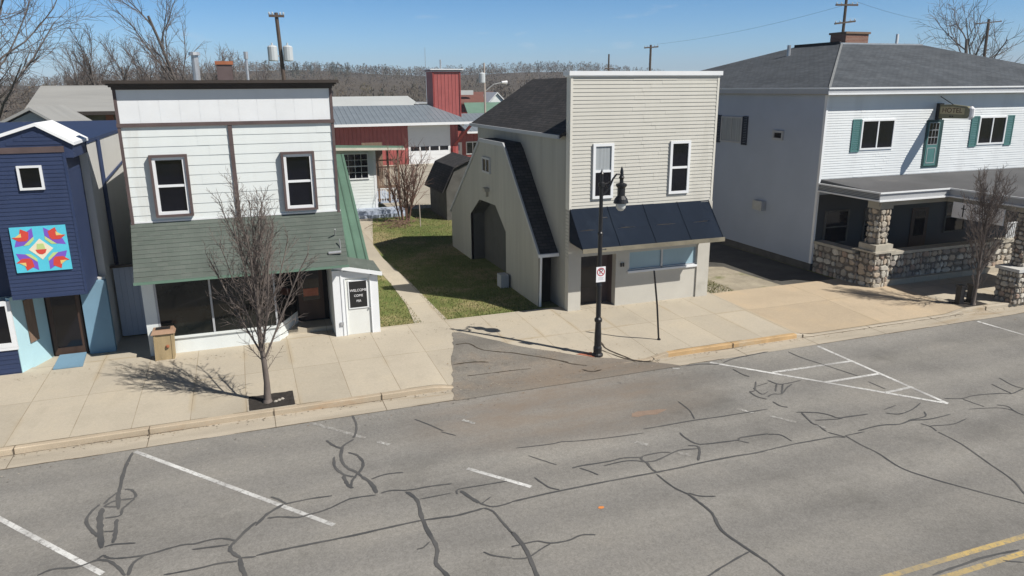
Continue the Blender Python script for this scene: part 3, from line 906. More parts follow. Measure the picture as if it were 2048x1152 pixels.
# path, alley, gravel lot behind
def strip(name, pts, mt, z):
    mb = MB()
    for (l0, r0, y0), (l1, r1, y1) in zip(pts, pts[1:]): mb.face([(l0, y0, z), (r0, y0, z), (r1, y1, z), (l1, y1, z)])
    return struct(mb.build(name, mt))
strip('path', [(5.3, 6.55, 24.85), (5.55, 6.5, 27.5), (5.6, 6.45, 31), (5.5, 6.2, 36), (5.55, 6.3, 39.5), (6.3, 7.2, 45), (6.9, 7.9, 49)], M['walk'], .205)
strip('alley', [(17.25, 24.0, 24.36), (17.25, 24.0, 60)], M['grit'], .196)
strip('driveway', [(21.2, 24.0, 24.37), (20.9, 24.0, 28.2), (19.2, 24.0, 28.9), (18.2, 24.0, 60)], M['alley_shade'], .2)  # dark sheet cut along the shadow edge, painting the hotel's shade
strip('lot', [(9.6, 30, 51), (9, 30, 60), (9, 30, 83)], M['lot'], .2)

mb = MB(); mb.face([(-7, 24.85, .21), (XGL, 24.85, .21), (XGL, 27.2, .21), (-7, 27.2, .21)]); mb.face([(XGL, 24.85, .21), (2.6, 24.85, .21), (2.6, 26.3, .21), (XGL, 26.3, .21)]); struct(mb.build('gap_pavement', M['walk']))

def grass(name, n, area, hmin, hmax, seed):
    g = random.Random(seed); mb = MB()
    mats_ = [mat('grass_green', (.085, .12, .03), 1, .2, .5), mat('grass_olive', (.14, .14, .05), 1, .2, .5), mat('grass_straw', (.26, .21, .10), 1, .2, .5)]
    for _ in range(n):
        x, y = area(g)
        h = g.uniform(hmin, hmax); a = g.random()*6.28; wd = .018
        dx, dy = math.cos(a)*wd, math.sin(a)*wd
        lx, ly = g.uniform(-.5, .5)*h, g.uniform(-.5, .5)*h
        mb.face([(x-dx, y-dy, .17), (x+dx, y+dy, .17), (x+lx, y+ly, .19+h)], mats_[0 if g.random() < .4 else (1 if g.random() < .6 else 2)])
    o = mb.build(name, None, None, recalc=False); o['kind'] = 'stuff'
    return o
def lawn(g):
    while True:
        x, y = g.uniform(4.1, 13.5), 24.9+g.random()**1.3*28
        if y < 31 and 5.62 < x < 6.42: continue
        if 31 <= y < 50 and 5.45 < x < 6.4+max(0, y-40)*.12: continue
        if y < 38 and x > 10.2: continue
        if y > 40 and x < 8.2 and y > 46: continue
        return x, y
grass('lawn_grass', 26000, lawn, .03, .085, 3)
grass('verge_grass', 2500, lambda g: (17.3+g.random()**1.6*1.5, g.uniform(24.4, 27.5)), .03, .09, 4)

# ------------------------------------------------------------------ white clapboard shop
YW = 24.7; XL, XR = -3.34, 2.9
shop = thing('white_shop', 'two-storey white clapboard shop with brown trim and green shingled awning roof', 'shop', (0, YW, .2))
f = front(YW)
mb = MB()
mb.box(XL+.02, XR-.02, YW+.002, YW+.3, 2.9, 8.46); mb.box(XL+.02, XR-.02, 26.36, 37, .1, 7.1); mb.box(XL+.02, XR-.02, YW+.3, 26.36, 2.9, 7.1)
mb.box(XL+.02, XL+.2, YW+.1, 26.36, .1, 2.9); mb.box(2.47, XR-.02, 25.86, 26.36, .1, 2.9)
mb.build('wall', M['white'], shop)
mb = MB()
siding(mb, f, XL+.05, -.31, 4.45, 7.39, .29, .015)
siding(mb, f, -.19, XR-.05, 4.45, 7.39, .29, .015)
mb.build('clapboard', M['white'], shop)
mb = MB()                                                           # upper board panel
for k in range(11):
    a0 = XL+.08+(XR-XL-.16)*k/11; a1 = XL+.08+(XR-XL-.16)*(k+1)/11
    f.box(mb, a0+.003, a1-.003, -.01, .035, 7.5, 8.46)
f.box(mb, XL+.08, XR-.08, -.01, .028, 7.5, 8.46)
mb.build('parapet_panel', M['white_trim'], shop)
mb = MB()
f.box(mb, XL-.02, XR+.02, -.02, .075, 7.39, 7.5)
f.box(mb, -.31, -.19, -.02, .06, 4.45, 7.388)
for a in (XL, XR-.075): 
    f.box(mb, a-.005, a+.08, -.02, .055, 4.45, 7.388); f.box(mb, a-.005, a+.08, -.02, .055, 7.502, 8.46)
mb.build('trim', M['brown'], shop)
mb = MB()
for d, z0, z1, e in ((.10, 8.46, 8.53, .02), (.17, 8.531, 8.58, .08), (.24, 8.581, 8.63, .13), (.36, 8.631, 8.72, .2)):
    mb.box(XL-e, XR+e, YW-d, YW+.25, z0, z1)
mb.build('cornice', M['dkbrown'], shop)
for a0, a1, z0, z1 in ((-2.62, -1.56, 4.68, 6.56), (1.17, 2.2, 4.64, 6.52)):
    window(shop, f, a0, a1, z0, z1, M['white_trim'], M['glass'], M['brown'], .072, .085, depth=.15)
mb = MB()                                                           # shingled pent roof
AY, AZ, AT = YW-1.05, 2.93, 4.52
mb.prism([(XL-.03, YW-.02, AT-.02), (XL-.03, AY, AZ-.02), (XL-.03, AY, AZ-.07), (XL-.03, YW-.02, AZ-.07)], (XR+.06-XL, 0, 0))
nc = 13; sl = Vector((0, AY-YW+.02, AZ-AT)); nn = Vector((0, sl.z, -sl.y)).normalized()
if nn.z < 0: nn = -nn
for k in range(nc):                                                 # overlapping shingle courses
    a = 0
    while a < XR+.06-XL-.01:
        wd = min(rng.uniform(.5, 1.5), XR+.06-XL-a)
        t0 = max(0, (k-.25)/nc); t1 = (k+1)/nc+(.02 if k == nc-1 else 0)+rng.uniform(-.003, .003)
        A_, B_ = Vector((XL-.03+a, YW-.02, AT)), Vector((XL-.03+a+wd, YW-.02, AT))
        lo = .013+rng.uniform(0, .006)
        mb.hexa([A_+sl*t0-nn*.004, B_+sl*t0-nn*.004, B_+sl*t1-nn*.004, A_+sl*t1-nn*.004, A_+sl*t0+nn*.002, B_+sl*t0+nn*.002, B_+sl*t1+nn*lo, A_+sl*t1+nn*lo])
        a += wd
mb.build('awning_roof', M['green_shingle'], shop)
mb = MB(); mb.box(XL-.05, XR+.05, AY-.03, AY-.012, AZ-.10, AZ-.01); mb.build('drip_edge', M['green_paint'], shop)
mb = MB()
mb.box(XL-.02, XR+.02, YW-.04, YW-.022, AT, AT+.05)
mb.build('flashing', M['white_trim'], shop)
mb = MB()                                                           # storefront
f.box(mb, XL, XL+.34, -.1, .03, .16, 2.86)
f.box(mb, -2.72, .62, -.1, .03, .1, .74)
f.box(mb, XL+.34, .62, -.12, .09, .742, .80)
f.box(mb, XL+.342, .62, -.1, .02, 2.6, 2.86)
mb.build('bulkhead', M['white'], shop)
for a in (XL+.345, -1.40, .56):
    mb = MB(); f.box(mb, a, a+.06, -.06, .03, .802, 2.598); mb.build('mullion', M['hotel_trim'], shop)
mb = MB(); f.box(mb, -3.0, -2.725, -.1, .015, .1, .74); mb.build('stall_riser', M['hotel_trim'], shop)
mb = MB()
f.box(mb, XL+.405, -1.405, -.06, -.01, .802, 2.598); f.box(mb, -1.335, .555, -.06, -.01, .802, 2.598)
mb.build('shop_window', M['glass_green'], shop)
mb = MB()                                                           # splayed entry
mb.hexa([(.62, YW, .1), (1.35, 26.2, .1), (1.27, 26.24, .1), (.55, YW+.05, .1), (.62, YW, .78), (1.35, 26.2, .78), (1.27, 26.24, .78), (.55, YW+.05, .78)])
mb.build('splayed_bulkhead', M['white'], shop)
mb = MB()
mb.hexa([(.60, YW, .78), (1.34, 26.2, .78), (1.30, 26.22, .78), (.56, YW+.03, .78), (.60, YW, 2.86), (1.34, 26.2, 2.86), (1.30, 26.22, 2.86), (.56, YW+.03, 2.86)])
mb.build('splayed_window', M['glass_green'], shop)
mb = MB()
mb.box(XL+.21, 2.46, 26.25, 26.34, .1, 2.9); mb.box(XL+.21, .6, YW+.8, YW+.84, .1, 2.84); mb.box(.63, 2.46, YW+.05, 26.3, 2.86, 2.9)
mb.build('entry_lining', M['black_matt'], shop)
mb = MB(); mb.box(1.42, 2.3, 26.2, 26.238, .42, 2.5)
dr = mb.build('door', M['door_brown'], shop)
mb = MB(); mb.box(1.56, 2.16, 26.18, 26.2, 1.15, 2.3); mb.build('pane', M['glass'], dr)
mb = MB(); mb.box(1.6, 2.12, 26.165, 26.18, 1.3, 1.58); mb.build('red_notice', M['red_patch'], dr)
mb = MB()
mb.prism([(.95, 25.35, .2), (2.46, 25.35, .2), (2.46, 26.2, .2), (1.33, 26.2, .2)], (0, 0, .17))
mb.build('step', M['walk'], shop)
mb = MB()                                                           # roof fittings
mb.tube([(-1.2, 29, 7), (-1.2, 29, 9.62)], .12, 10); mb.tube([(-1.2, 29, 9.62), (-1.2, 29, 9.72)], [.2, .18], 10)
mb.build('flue', M['metal'], shop)
mb = MB(); mb.tube([(.5, 29, 7), (.5, 29, 9.6)], .045, 8); mb.tube([(.5, 29, 9.5), (.5, 29, 9.75)], .075, 8); mb.build('vent_pipe', M['metal'], shop)
mb = MB(); mb.box(-.52, 0, 28.8, 29.3, 7, 9.3); c = mb.build('chimney', M['brown'], shop)
mb = MB(); mb.box(-.56, .04, 28.76, 29.34, 9.302, 9.42); mb.build('chimney_cap', M['rust'], c)
mb = MB()                                                           # wall bracket (small lamp hook)
mb.tube([(2.62, AY+.62, 3.75), (2.62, AY+.3, 4.05)], .02, 6); mb.tube([(2.35, AY+.2, 3.3), (2.75, AY+.15, 3.32)], .05, 8); mb.tube([(2.75, AY+.3, 3.3), (2.74, AY+.3, 3.72)], .018, 6)
mb.build('bracket', M['metal'], shop)
# green metal wing on the right
mb = MB()
W0, W1 = XR+.004, 3.98
for (y0, z0), (y1, z1) in (((25.75, 2.2), (31.2, 5.85)), ((31.2, 5.85), (36.5, 2.2))):
    mb.hexa([(W0, y0, z0-.12), (W1, y0, z0-.12), (W1, y1, z1-.12), (W0, y1, z1-.12), (W0, y0, z0), (W1, y0, z0), (W1, y1, z1), (W0, y1, z1)])
mb.build('metal_roof', M['green_metal'], shop)
mb = MB()
mb.prism([(W0, 25.9, .1), (W0, 36.3, .1), (W0, 36.3, 2.2), (W0, 31.2, 5.7), (W0, 25.9, 2.2)], (W1-.08-W0, 0, 0))
mb.build('wing', M['white'], shop)

# small white entry box beside the shop
YE = 24.44
ent = thing('entry_porch', 'narrow white door porch with green shingled lean-to roof on the right of the white shop', 'porch', (3.2, YE, .2))
f = front(YE)
mb = MB(); mb.box(2.46, 3.98, YE+.1, 25.85, .1, 2.35)
mb.prism([(2.46, YE+.1, 2.35), (3.98, YE+.1, 2.35), (2.46, YE+.1, 2.72)], (0, 1.4, 0))
mb.build('wall', M['white'], ent)
mb = MB()
f.box(mb, 2.46, 2.84, -.1, .0, .1, 2.55); f.box(mb, 3.72, 3.98, -.1, .0, .1, 2.3)
f.box(mb, 2.842, 3.718, -.1, -.005, 2.25, 2.5)
f.box(mb, 2.72, 2.76, 0, .025, .12, 2.5); f.box(mb, 3.70, 3.718, -.1, .02, .12, 2.248); f.box(mb, 2.842, 2.87, -.1, .02, .12, 2.248)
mb.build('casing', M['white_trim'], ent)
mb = MB(); f.box(mb, 2.87, 3.70, -.1, -.045, .24, 2.245)
d = mb.build('door', mat('off_white_door', (.70, .71, .68), .6, .04, 1), ent)
mb = MB(); f.box(mb, 3.0, 3.58, -.046, -.02, 1.2, 2.12); mb.build('notice_pane', M['sign_black'], d)
mb = MB(); ring(mb, f, 2.96, 3.62, 1.16, 2.16, .035, -.046, -.012); mb.build('pane_frame', M['white_trim'], d)
mb = MB(); mb.tube([(3.655, YE+.05, 1.16), (3.655, YE-.03, 1.16)], .028, 8); mb.build('handle', M['metal'], d)
for s, z, sz in (('WELCOME', 1.80, .125), ('COME', 1.61, .115), ('PSR', 1.42, .11)):
    text('lettering', s, sz, M['sign_white'], d, (3.3, YE+.018, z), (1, 0, 0), (0, -1, 0), .003, sx=.95)
mb = MB()
mb.hexa([(2.5, YE-.12, 2.70), (4.1, YE-.12, 2.32), (4.1, 25.9, 2.32), (2.5, 25.9, 2.70), (2.5, YE-.12, 2.78), (4.1, YE-.12, 2.40), (4.1, 25.9, 2.46), (2.5, 25.9, 2.84)])
mb.build('roof', M['green_shingle'], ent)
mb = MB()
mb.hexa([(2.5, YE-.16, 2.66), (4.12, YE-.16, 2.28), (4.12, YE-.122, 2.28), (2.5, YE-.122, 2.66), (2.5, YE-.16, 2.79), (4.12, YE-.16, 2.41), (4.12, YE-.122, 2.41), (2.5, YE-.122, 2.79)])
mb.build('fascia', M['white_trim'], ent)
mb = MB(); f.box(mb, 2.62, 2.74, .0, .05, .62, .74); mb.build('outlet_box', M['metal'], ent)

# ------------------------------------------------------------------ navy building at the left
YJ = 24.2
navy = thing('navy_building', 'navy blue sided shop with white gable coping and jettied upper floor at the left edge', 'shop', (-6, YJ, .2))
fj = front(YJ)
mb = MB(); mb.box(-14, -6.66, 24.95, 44, 2.67, 6.86); mb.box(-6.66, -4.5, 26.2, 44, 2.67, 6.86); mb.box(-14, -4.5, 25.93, 44, .1, 2.669); mb.box(-14, -6.95, 24.97, 25.93, .1, 2.668); mb.box(-4.7, -4.5, 25.9, 25.93, .1, 2.666)
mb.build('side_wall', M['stucco'], navy)
mb = MB(); mb.box(-14.02, -4.47, 26.2, 44, 6.862, 6.98); mb.build('roof_edge', M['blue_flat'], navy)
mb = MB(); mb.box(-14, -6.66, 24.9, 24.948, 2.55, 6.84)
siding(mb, front(24.9), -14, -6.66, 2.55, 6.84, .115, .014)
mb.build('recessed_siding', M['blue'], navy)
JL, JR = -6.65, -4.72
mb = MB(); mb.box(JL+.01, JR-.01, YJ+.002, 26.199, 2.62, 6.9)
siding(mb, fj, JL+.0, JR-.06, 2.62, 6.76, .115, .014)
siding(mb, right(JR-.009), YJ+.03, 26.19, 2.62, 6.86, .115, .012)
siding(mb, left(JL+.009), YJ+.03, 24.94, 2.62, 6.76, .115, .012)
mb.build('jetty', M['blue'], navy)
mb = MB(); fj.box(mb, JR-.06, JR+.012, -.05, .02, 2.641, 6.76); mb.build('corner_board', M['blue_flat'], navy)
mb = MB(); fj.box(mb, JL-.0, JR, -.6, .018, 2.58, 2.64); mb.build('skirt_board', M['blue_flat'], navy)
mb = MB()                                                           # gable above the band
PK = (-5.33, 7.5)
mb.prism([(-8.2, YJ+.03, 6.6), (-4.5, YJ+.03, 6.6), (-4.5, YJ+.03, 6.98), (PK[0], YJ+.03, PK[1]), (-8.2, YJ+.03, 6.55)], (0, 2.1, 0))
mb.build('gable', M['blue'], navy)
mb = MB()
g = front(YJ+.028)
for z0, z1 in ((6.98, 7.09), (7.09, 7.2), (7.2, 7.31)):
    k = (7.5-z1)/(7.5-6.98); g.box(mb, PK[0]-1.1*k*.9, PK[0]+.8*k, 0, .012, z0, z1-.012)
mb.build('gable_board', M['blue'], navy)
mb = MB()
for (x0, z0), (x1, z1) in ((( -8.25, 6.55), PK), (PK, (-4.44, 6.95))):
    mb.hexa([(x0, YJ-.06, z0), (x1, YJ-.06, z1), (x1, YJ+2.2, z1), (x0, YJ+2.2, z0), (x0, YJ-.06, z0+.09), (x1, YJ-.06, z1+.09), (x1, YJ+2.2, z1+.09), (x0, YJ+2.2, z0+.09)])
mb.build('coping', M['membrane_white'], navy)
mb = MB(); fj.box(mb, -8.2, JR-.0, -.02, .03, 6.765, 6.93); mb.build('brown_band', M['brown'], navy)
window(navy, fj, -5.95, -5.34, 5.74, 6.42, M['white_trim'], M['glass'], None, fw=.06, kind='fixed', depth=.09, base=.02)
mb = MB()
fb = front(24.5)
mb.box(-14, -6.86, 24.5, 24.96, .1, 1.0)
siding(mb, fb, -14, -6.86, .14, .98, .14, .014)
mb.build('bulkhead', M['blue'], navy)
mb = MB(); fb.box(mb, -14, -6.82, -.3, .05, 1.0, 1.09); mb.build('sill', M['white_trim'], navy)
w_ = window(navy, front(24.52), -9.2, -6.82, 1.09, 2.5, M['white_trim'], M['glass'], None, fw=.13, kind='slide', depth=.09, base=.02)
mb = MB(); mb.hexa([(-6.84, 24.5, .12), (-6.28, 25.86, .12), (-6.36, 25.9, .12), (-6.93, 24.56, .12), (-6.84, 24.5, 2.58), (-6.28, 25.86, 2.58), (-6.36, 25.9, 2.58), (-6.93, 24.56, 2.58)])
mb.build('splayed_wall', M['ltblue'], navy)
mb = MB(); mb.hexa([(-6.62, 24.99, 1.0), (-6.47, 25.36, 1.0), (-6.45, 25.35, 1.0), (-6.60, 24.98, 1.0), (-6.62, 24.99, 2.35), (-6.47, 25.36, 2.35), (-6.45, 25.35, 2.35), (-6.60, 24.98, 2.35)])
mb.build('wall_plaque', M['wood'], navy)
mb = MB(); mb.box(-6.3, -5.22, 25.86, 25.92, .12, 2.58); mb.build('recess_lining', M['black_matt'], navy)
mb = MB(); mb.box(-6.22, -5.3, 25.82, 25.858, .24, 2.4)
d = mb.build('door', M['door_brown'], navy)
mb = MB(); mb.box(-6.1, -5.42, 25.805, 25.82, .5, 2.25); mb.build('pane', M['glass'], d)
mb = MB(); mb.box(-5.22, -4.47, 25.68, 25.92, .12, 2.6); mb.build('entry_pier', M['ltblue2'], navy)
mb = MB(); mb.box(-6.65, -4.73, 24.9, 25.9, 2.585, 2.615); mb.build('entry_ceiling', M['blue_flat'], navy)
mb = MB(); mb.prism([(-6.08, 25.7, .245), (-5.32, 25.7, .245), (-5.22, 24.42, .245), (-6.02, 24.42, .245)], (0, 0, .05)); mb.build('ramp', M['ltblue2'], navy)
mb = MB(); mb.tube([(-4.44, 28.0, 6.9), (-4.44, 28.0, .3)], .07, 8); mb.tube([(-4.45, 28.1, 5.45), (-4.45, 33, 5.75)], .045, 6); mb.build('downpipe', M['blue_flat'], navy)

# painted quilt square
q = thing('quilt_square', 'square painted barn quilt with red tulips and a bowl on aqua, on the navy building', 'artwork', (-5.7, YJ-.05, 4.05))
QX0, QX1, QZ0, QZ1 = -6.40, -5.0, 3.38, 4.70
fq = front(YJ-.02)
mb = MB(); fq.box(mb, QX0, QX1, 0, .035, QZ0, QZ1); mb.build('board', M['q_aqua'], q)
def qp(pts, mt, d):
    mb = MB()
    mb.prism([fq.p(QX0+(QX1-QX0)*a, .035+d, QZ0+(QZ1-QZ0)*(1-b)) for a, b in pts], (0, -.003, 0)); return mb.build('motif', M[mt], q)
for sx in (0, 1):
    for sz in (0, 1):
        T = lambda P: [((1-a) if sx else a, (1-b) if sz else b) for a, b in P]
        qp(T([(.40, .03), (.40, .22), (.30, .36), (.22, .40), (.04, .43), (.08, .30), (.30, .10)]), 'q_purple', .0)
        qp(T([(.19, .04), (.33, .12), (.31, .26), (.27, .31), (.13, .31), (.02, .22), (.15, .20)]), 'q_red', .004)
        qp(T([(.19, .13), (.19, .22), (.07, .22)]), 'q_gold', .008)
        qp(T([(.20, .41), (.40, .22), (.40, .29), (.30, .40)]), 'q_lime', .004)
qp([(.5, .27), (.60, .38), (.72, .5), (.60, .62), (.5, .74), (.40, .62), (.28, .5), (.40, .38)], 'q_cream', .004)
qp([(.40, .51), (.60, .51), (.57, .59), (.51, .62), (.46, .61), (.42, .57)], 'q_red', .010)
qp([(.44, .38), (.56, .38), (.58, .505), (.42, .505)], 'q_lime', .007)

# pale board gate closing the gap
gate = thing('board_gate', 'pale board gate closing the dark gap between the navy and white shops', 'gate', (-4, 27, .2))
mb = MB()
for k in range(6): mb.box(-4.42+k*.17, -4.42+k*.17+.165, 27, 27.04, .3, 2.72)
mb.build('boards', M['hotel_side'], gate)
mb = MB(); mb.box(-4.48, -3.36, 26.9, 27.08, 2.722, 2.8); mb.build('rail', M['dkbrown'], gate)
# ------------------------------------------------------------------ beige false-front building
YB = 24.24; BL, BR = 11.05, 17.2; D0_, D1_ = 11.58, 13.05
be = thing('beige_building', 'beige sided false-front building with navy awning and dark shingled side roof', 'shop', (14, YB, .2))
f = front(YB)
mb = MB()
mb.box(BL+.02, BR-.02, YB+.004, YB+.35, 2.3, 8.82)                   # false front
mb.box(BL+.03, BR-.03, YB+.76, 35.2, .1, 6.72); mb.box(BL+.03, D0_-.04, YB+.3, YB+.76, .1, 2.66); mb.box(D1_+.04, BR-.03, YB+.36, YB+.76, .1, 2.66); mb.box(BL+.03, BR-.03, YB+.352, YB+.76, 2.67, 6.72)
mb.prism([(BL+.03, 35.2, 6.72), (BR-.03, 35.2, 6.72), (14.1, 35.2, 8.72)], (0, -10.5, 0))
mb.build('wall', M['cream_wall'], be)
mb = MB()
siding(mb, f, BL+.09, BR-.09, 4.1, 8.8, .133, .02)
mb.build('siding', M['cream'], be)
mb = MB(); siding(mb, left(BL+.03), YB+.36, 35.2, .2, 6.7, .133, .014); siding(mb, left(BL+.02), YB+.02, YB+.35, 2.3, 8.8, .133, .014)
mb.build('side_siding', M['grey_wall'], be)
M['cream_trim'] = mat('cream_trim', (.64, .62, .56), .5, .04, 1)
for a in (BL, BR-.09):
    mb = MB(); f.box(mb, a, a+.09, -.3, .03, 4.1, 8.81); mb.build('corner_board', M['cream_trim'], be)
mb = MB(); mb.box(BL-.08, BR+.08, YB-.1, YB+.45, 8.83, 8.98); mb.box(BL-.03, BR+.03, YB-.05, YB+.4, 8.79, 8.829)
mb.build('coping', M['white_trim'], be)
window(be, f, 11.96, 12.80, 4.46, 6.46, M['white_trim'], M['glass'], None, fw=.1, depth=.09, split_mats=[M['glass'], M['curtain']])
window(be, f, 15.18, 16.06, 4.47, 6.46, M['white_trim'], M['glass'], None, fw=.1, depth=.09)
mb = MB()                                                           # main roof behind the false front
for s in (-1, 1):
    x0 = 14.1+s*3.28; z0 = 6.66
    mb.hexa([(x0, YB+.36, z0), (14.1, YB+.36, 8.74), (14.1, 35.5, 8.74), (x0, 35.5, z0), (x0, YB+.36, z0+.12), (14.1, YB+.36, 8.86), (14.1, 35.5, 8.86), (x0, 35.5, z0+.12)])
mb.build('main_roof', M['black_shingle'], be)
mb = MB(); mb.box(10.74, 10.86, YB+.4, 35.5, 6.64, 6.78); mb.build('gutter', M['hotel_trim'], be)
# awning
mb = MB()
A0, A1, AZ1, AZ0, AD = 11.08, 17.03, 4.14, 2.84, 1.15
pf = [(YB-.01, AZ1), (YB-AD*.55, AZ0+.58), (YB-AD, AZ0)]
for k in range(12):
    x0 = A0+(A1-A0)*k/12; x1 = A0+(A1-A0)*(k+1)/12
    for (y0, z0), (y1, z1) in zip(pf, pf[1:]):
        s0 = .03*math.sin(k*1.9); s1 = .03*math.sin((k+1)*1.9)
        mb.face([(x0, y0, z0), (x1, y0, z0), (x1, y1, z1+(s1 if y1 == pf[1][0] else 0)), (x0, y1, z1+(s0 if y1 == pf[1][0] else 0))])
for x in (A0, A1):
    mb.face([(x, YB-.01, AZ1)]+[(x, y, z) for y, z in pf[1:]]+[(x, YB-.01, AZ0+.1)])
mb.build('awning', M['awning'], be, smooth=False)
for x in (11.09, 12.6, 14.1, 15.6, 17.02):
    mb = MB(); mb.tube([(x, y-.012, z+.012) for y, z in pf], .008, 5); mb.build('awning_seam', M['awning'], be)
mb = MB(); mb.box(A0, A1+.05, YB-AD-.03, YB-AD+.0, AZ0-.14, AZ0+.02); mb.build('awning_valance', M['awning_edge'], be)
mb = MB(); mb.tube([(A0, YB-AD+.02, AZ0-.02), (A1, YB-AD+.02, AZ0-.02)], .02, 6)
for x in (A0+.05, 14.1, A1-.05): mb.tube([(x, YB, AZ0+.05), (x, YB-AD+.02, AZ0-.02)], .02, 6)
mb.build('awning_frame', M['black'], be)
# shopfront
D0, D1, W0_, W1_ = 11.58, 13.05, 13.60, 16.66
mb = MB()
f.box(mb, BL+.01, D0, -.3, .0, .1, 4.09)
f.box(mb, D0, D1, -.3, .0, 2.6, 4.09)
f.box(mb, D1, W0_, -.3, .0, .1, 4.09)
f.box(mb, W0_, W1_, -.3, .0, .1, 1.56); f.box(mb, W0_, W1_, -.3, .0, 2.56, 4.09)
f.box(mb, W1_, BR+.01, -.3, .06, .1, 4.09)
mb.build('shopfront', M['cream_wall'], be)
mb = MB(); f.box(mb, W0_-.05, W1_-.005, -.06, .07, 1.5, 1.58); mb.build('sill', M['white_trim'], be)
mb = MB(); f.box(mb, 15.04, 15.12, -.14, -.02, 1.58, 2.56); ring(mb, f, W0_, W1_, 1.58, 2.56, .05, -.14, -.02); mb.build('window_frame', M['metal'], be)
mb = MB(); f.box(mb, W0_+.05, 15.04, -.14, -.07, 1.63, 2.51); f.box(mb, 15.12, W1_-.05, -.14, -.07, 1.63, 2.51); mb.build('shop_window', M['glass_pale'], be)
mb = MB()
mb.box(D0-.005, D1+.005, YB+.7, YB+.74, .1, 2.7); mb.box(D1, D1+.03, YB+.3, YB+.72, .1, 2.62); mb.box(D0-.03, D0, YB+.3, YB+.72, .1, 2.62); mb.box(D0, D1, YB+.0, YB+.72, 2.605, 2.66)
mb.build('entry_lining', M['brown'], be)
mb = MB(); mb.box(D0+.06, D0+1.08, YB+.64, YB+.698, .26, 2.3); d = mb.build('door', M['dkbrown'], be)
mb = MB(); mb.box(D0+.18, D0+.95, YB+.625, YB+.64, .9, 2.15); mb.build('pane', M['glass'], d)
mb = MB(); mb.box(D0+.02, D1-.02, YB+.62, YB+.68, 2.32, 2.36); mb.build('door_head', M['cream'], be)
mb = MB(); mb.box(D0, D1, YB+.0, YB+.7, .1, .25); mb.build('threshold', M['walk'], be)
mb = MB()
for a in (13.24, 13.34): f.box(mb, a, a+.05, 0, .05, 1.78, 1.93)
mb.build('meter_box', M['black'], be)

# steep-roofed annex on the left
AX = 10.3
prof = [(25.35, .15), (37.7, .15), (37.7, 2.15), (32.45, 6.1), (29.3, 6.1), (28.95, 5.85), (25.35, 2.3)]
mb = MB()
hole = [(29.05, .15), (34.2, .15), (34.2, 2.5), (32.7, 3.4), (30.4, 3.45), (29.05, 2.5)]
# wall with the chamfered opening: pieces around the hole
P = lambda y, z, x=AX: (x, y, z)
pieces = [[(25.35, .15), (29.05, .15), (29.05, 2.5), (29.05, 5.94), (28.95, 5.85), (25.35, 2.3)],
          [(29.05, 2.5), (30.4, 3.45), (30.4, 6.1), (29.3, 6.1), (29.05, 5.94)],
          [(30.4, 3.45), (32.7, 3.4), (32.45, 6.1), (30.4, 6.1)],
          [(32.7, 3.4), (34.2, 2.5), (34.2, 4.78), (32.45, 6.1)],
          [(34.2, .15), (37.7, .15), (37.7, 2.15), (34.2, 4.78)]]
for pc in pieces: mb.prism([P(y, z) for y, z in pc], (.14, 0, 0))
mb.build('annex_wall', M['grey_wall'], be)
mb = MB()
for (y0, z0), (y1, z1) in zip(hole[1:]+[hole[0]], hole[2:]+[hole[0], hole[1]]):
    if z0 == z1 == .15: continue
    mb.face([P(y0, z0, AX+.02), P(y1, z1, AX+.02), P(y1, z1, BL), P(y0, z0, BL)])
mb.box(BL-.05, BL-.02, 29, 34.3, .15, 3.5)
mb.build('alcove_lining', mat('shaded_alcove', (.085, .085, .078), .9, .15, 1), be)  # deep recess shade put into the lining colour
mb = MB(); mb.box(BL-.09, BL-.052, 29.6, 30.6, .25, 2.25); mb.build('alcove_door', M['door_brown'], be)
mb = MB()                                                           # steep front slope, flat top, rear slope
top = [(25.2, 2.22), (28.93, 5.95), (29.25, 6.16), (32.5, 6.16), (37.85, 2.12)]
for (y0, z0), (y1, z1) in zip(top, top[1:]):
    mb.hexa([(AX+.02, y0, z0), (BL+.02, y0, z0), (BL+.02, y1, z1), (AX+.02, y1, z1), (AX+.02, y0, z0+.07), (BL+.02, y0, z0+.07), (BL+.02, y1, z1+.07), (AX+.02, y1, z1+.07)])
mb.build('annex_roof', M['black_shingle'], be)
mb = MB()
for (y0, z0), (y1, z1) in zip(top, top[1:]):
    mb.hexa([(AX-.05, y0, z0-.08), (AX+.018, y0, z0-.08), (AX+.018, y1, z1-.08), (AX-.05, y1, z1-.08), (AX-.05, y0, z0+.08), (AX+.018, y0, z0+.08), (AX+.018, y1, z1+.08), (AX-.05, y1, z1+.08)])
mb.build('rake_board', M['hotel_trim'], be)
mb = MB(); mb.box(AX-.05, BL, 25.08, 25.2, 2.2, 2.32); mb.tube([(AX+.06, 25.2, 2.2), (AX+.06, 25.3, .2)], .045, 8); mb.build('annex_gutter', M['white_trim'], be)
mb = MB(); mb.box(AX+.15, BL, 25.9, 25.95, .15, 2.3); mb.box(AX+.16, BL, 25.36, 25.9, 2.2, 2.22); mb.build('annex_front', M['black_matt'], be)
window(be, left(AX), 30.95, 32.05, 4.75, 5.45, M['hotel_trim'], M['glass'], None, fw=.09, kind='slide', depth=.06, base=.03)
mb = MB(); left(AX).box(mb, 31.2, 31.6, -.01, .22, 3.95, 4.1); left(AX).box(mb, 31.35, 31.45, -.01, .12, 3.7, 3.95); mb.build('wall_lamp', M['soffit'], be)
mb = MB(); mb.box(9.85, 10.2, 28.45, 28.95, .16, .75); mb.build('condenser', M['hotel_trim'], be)

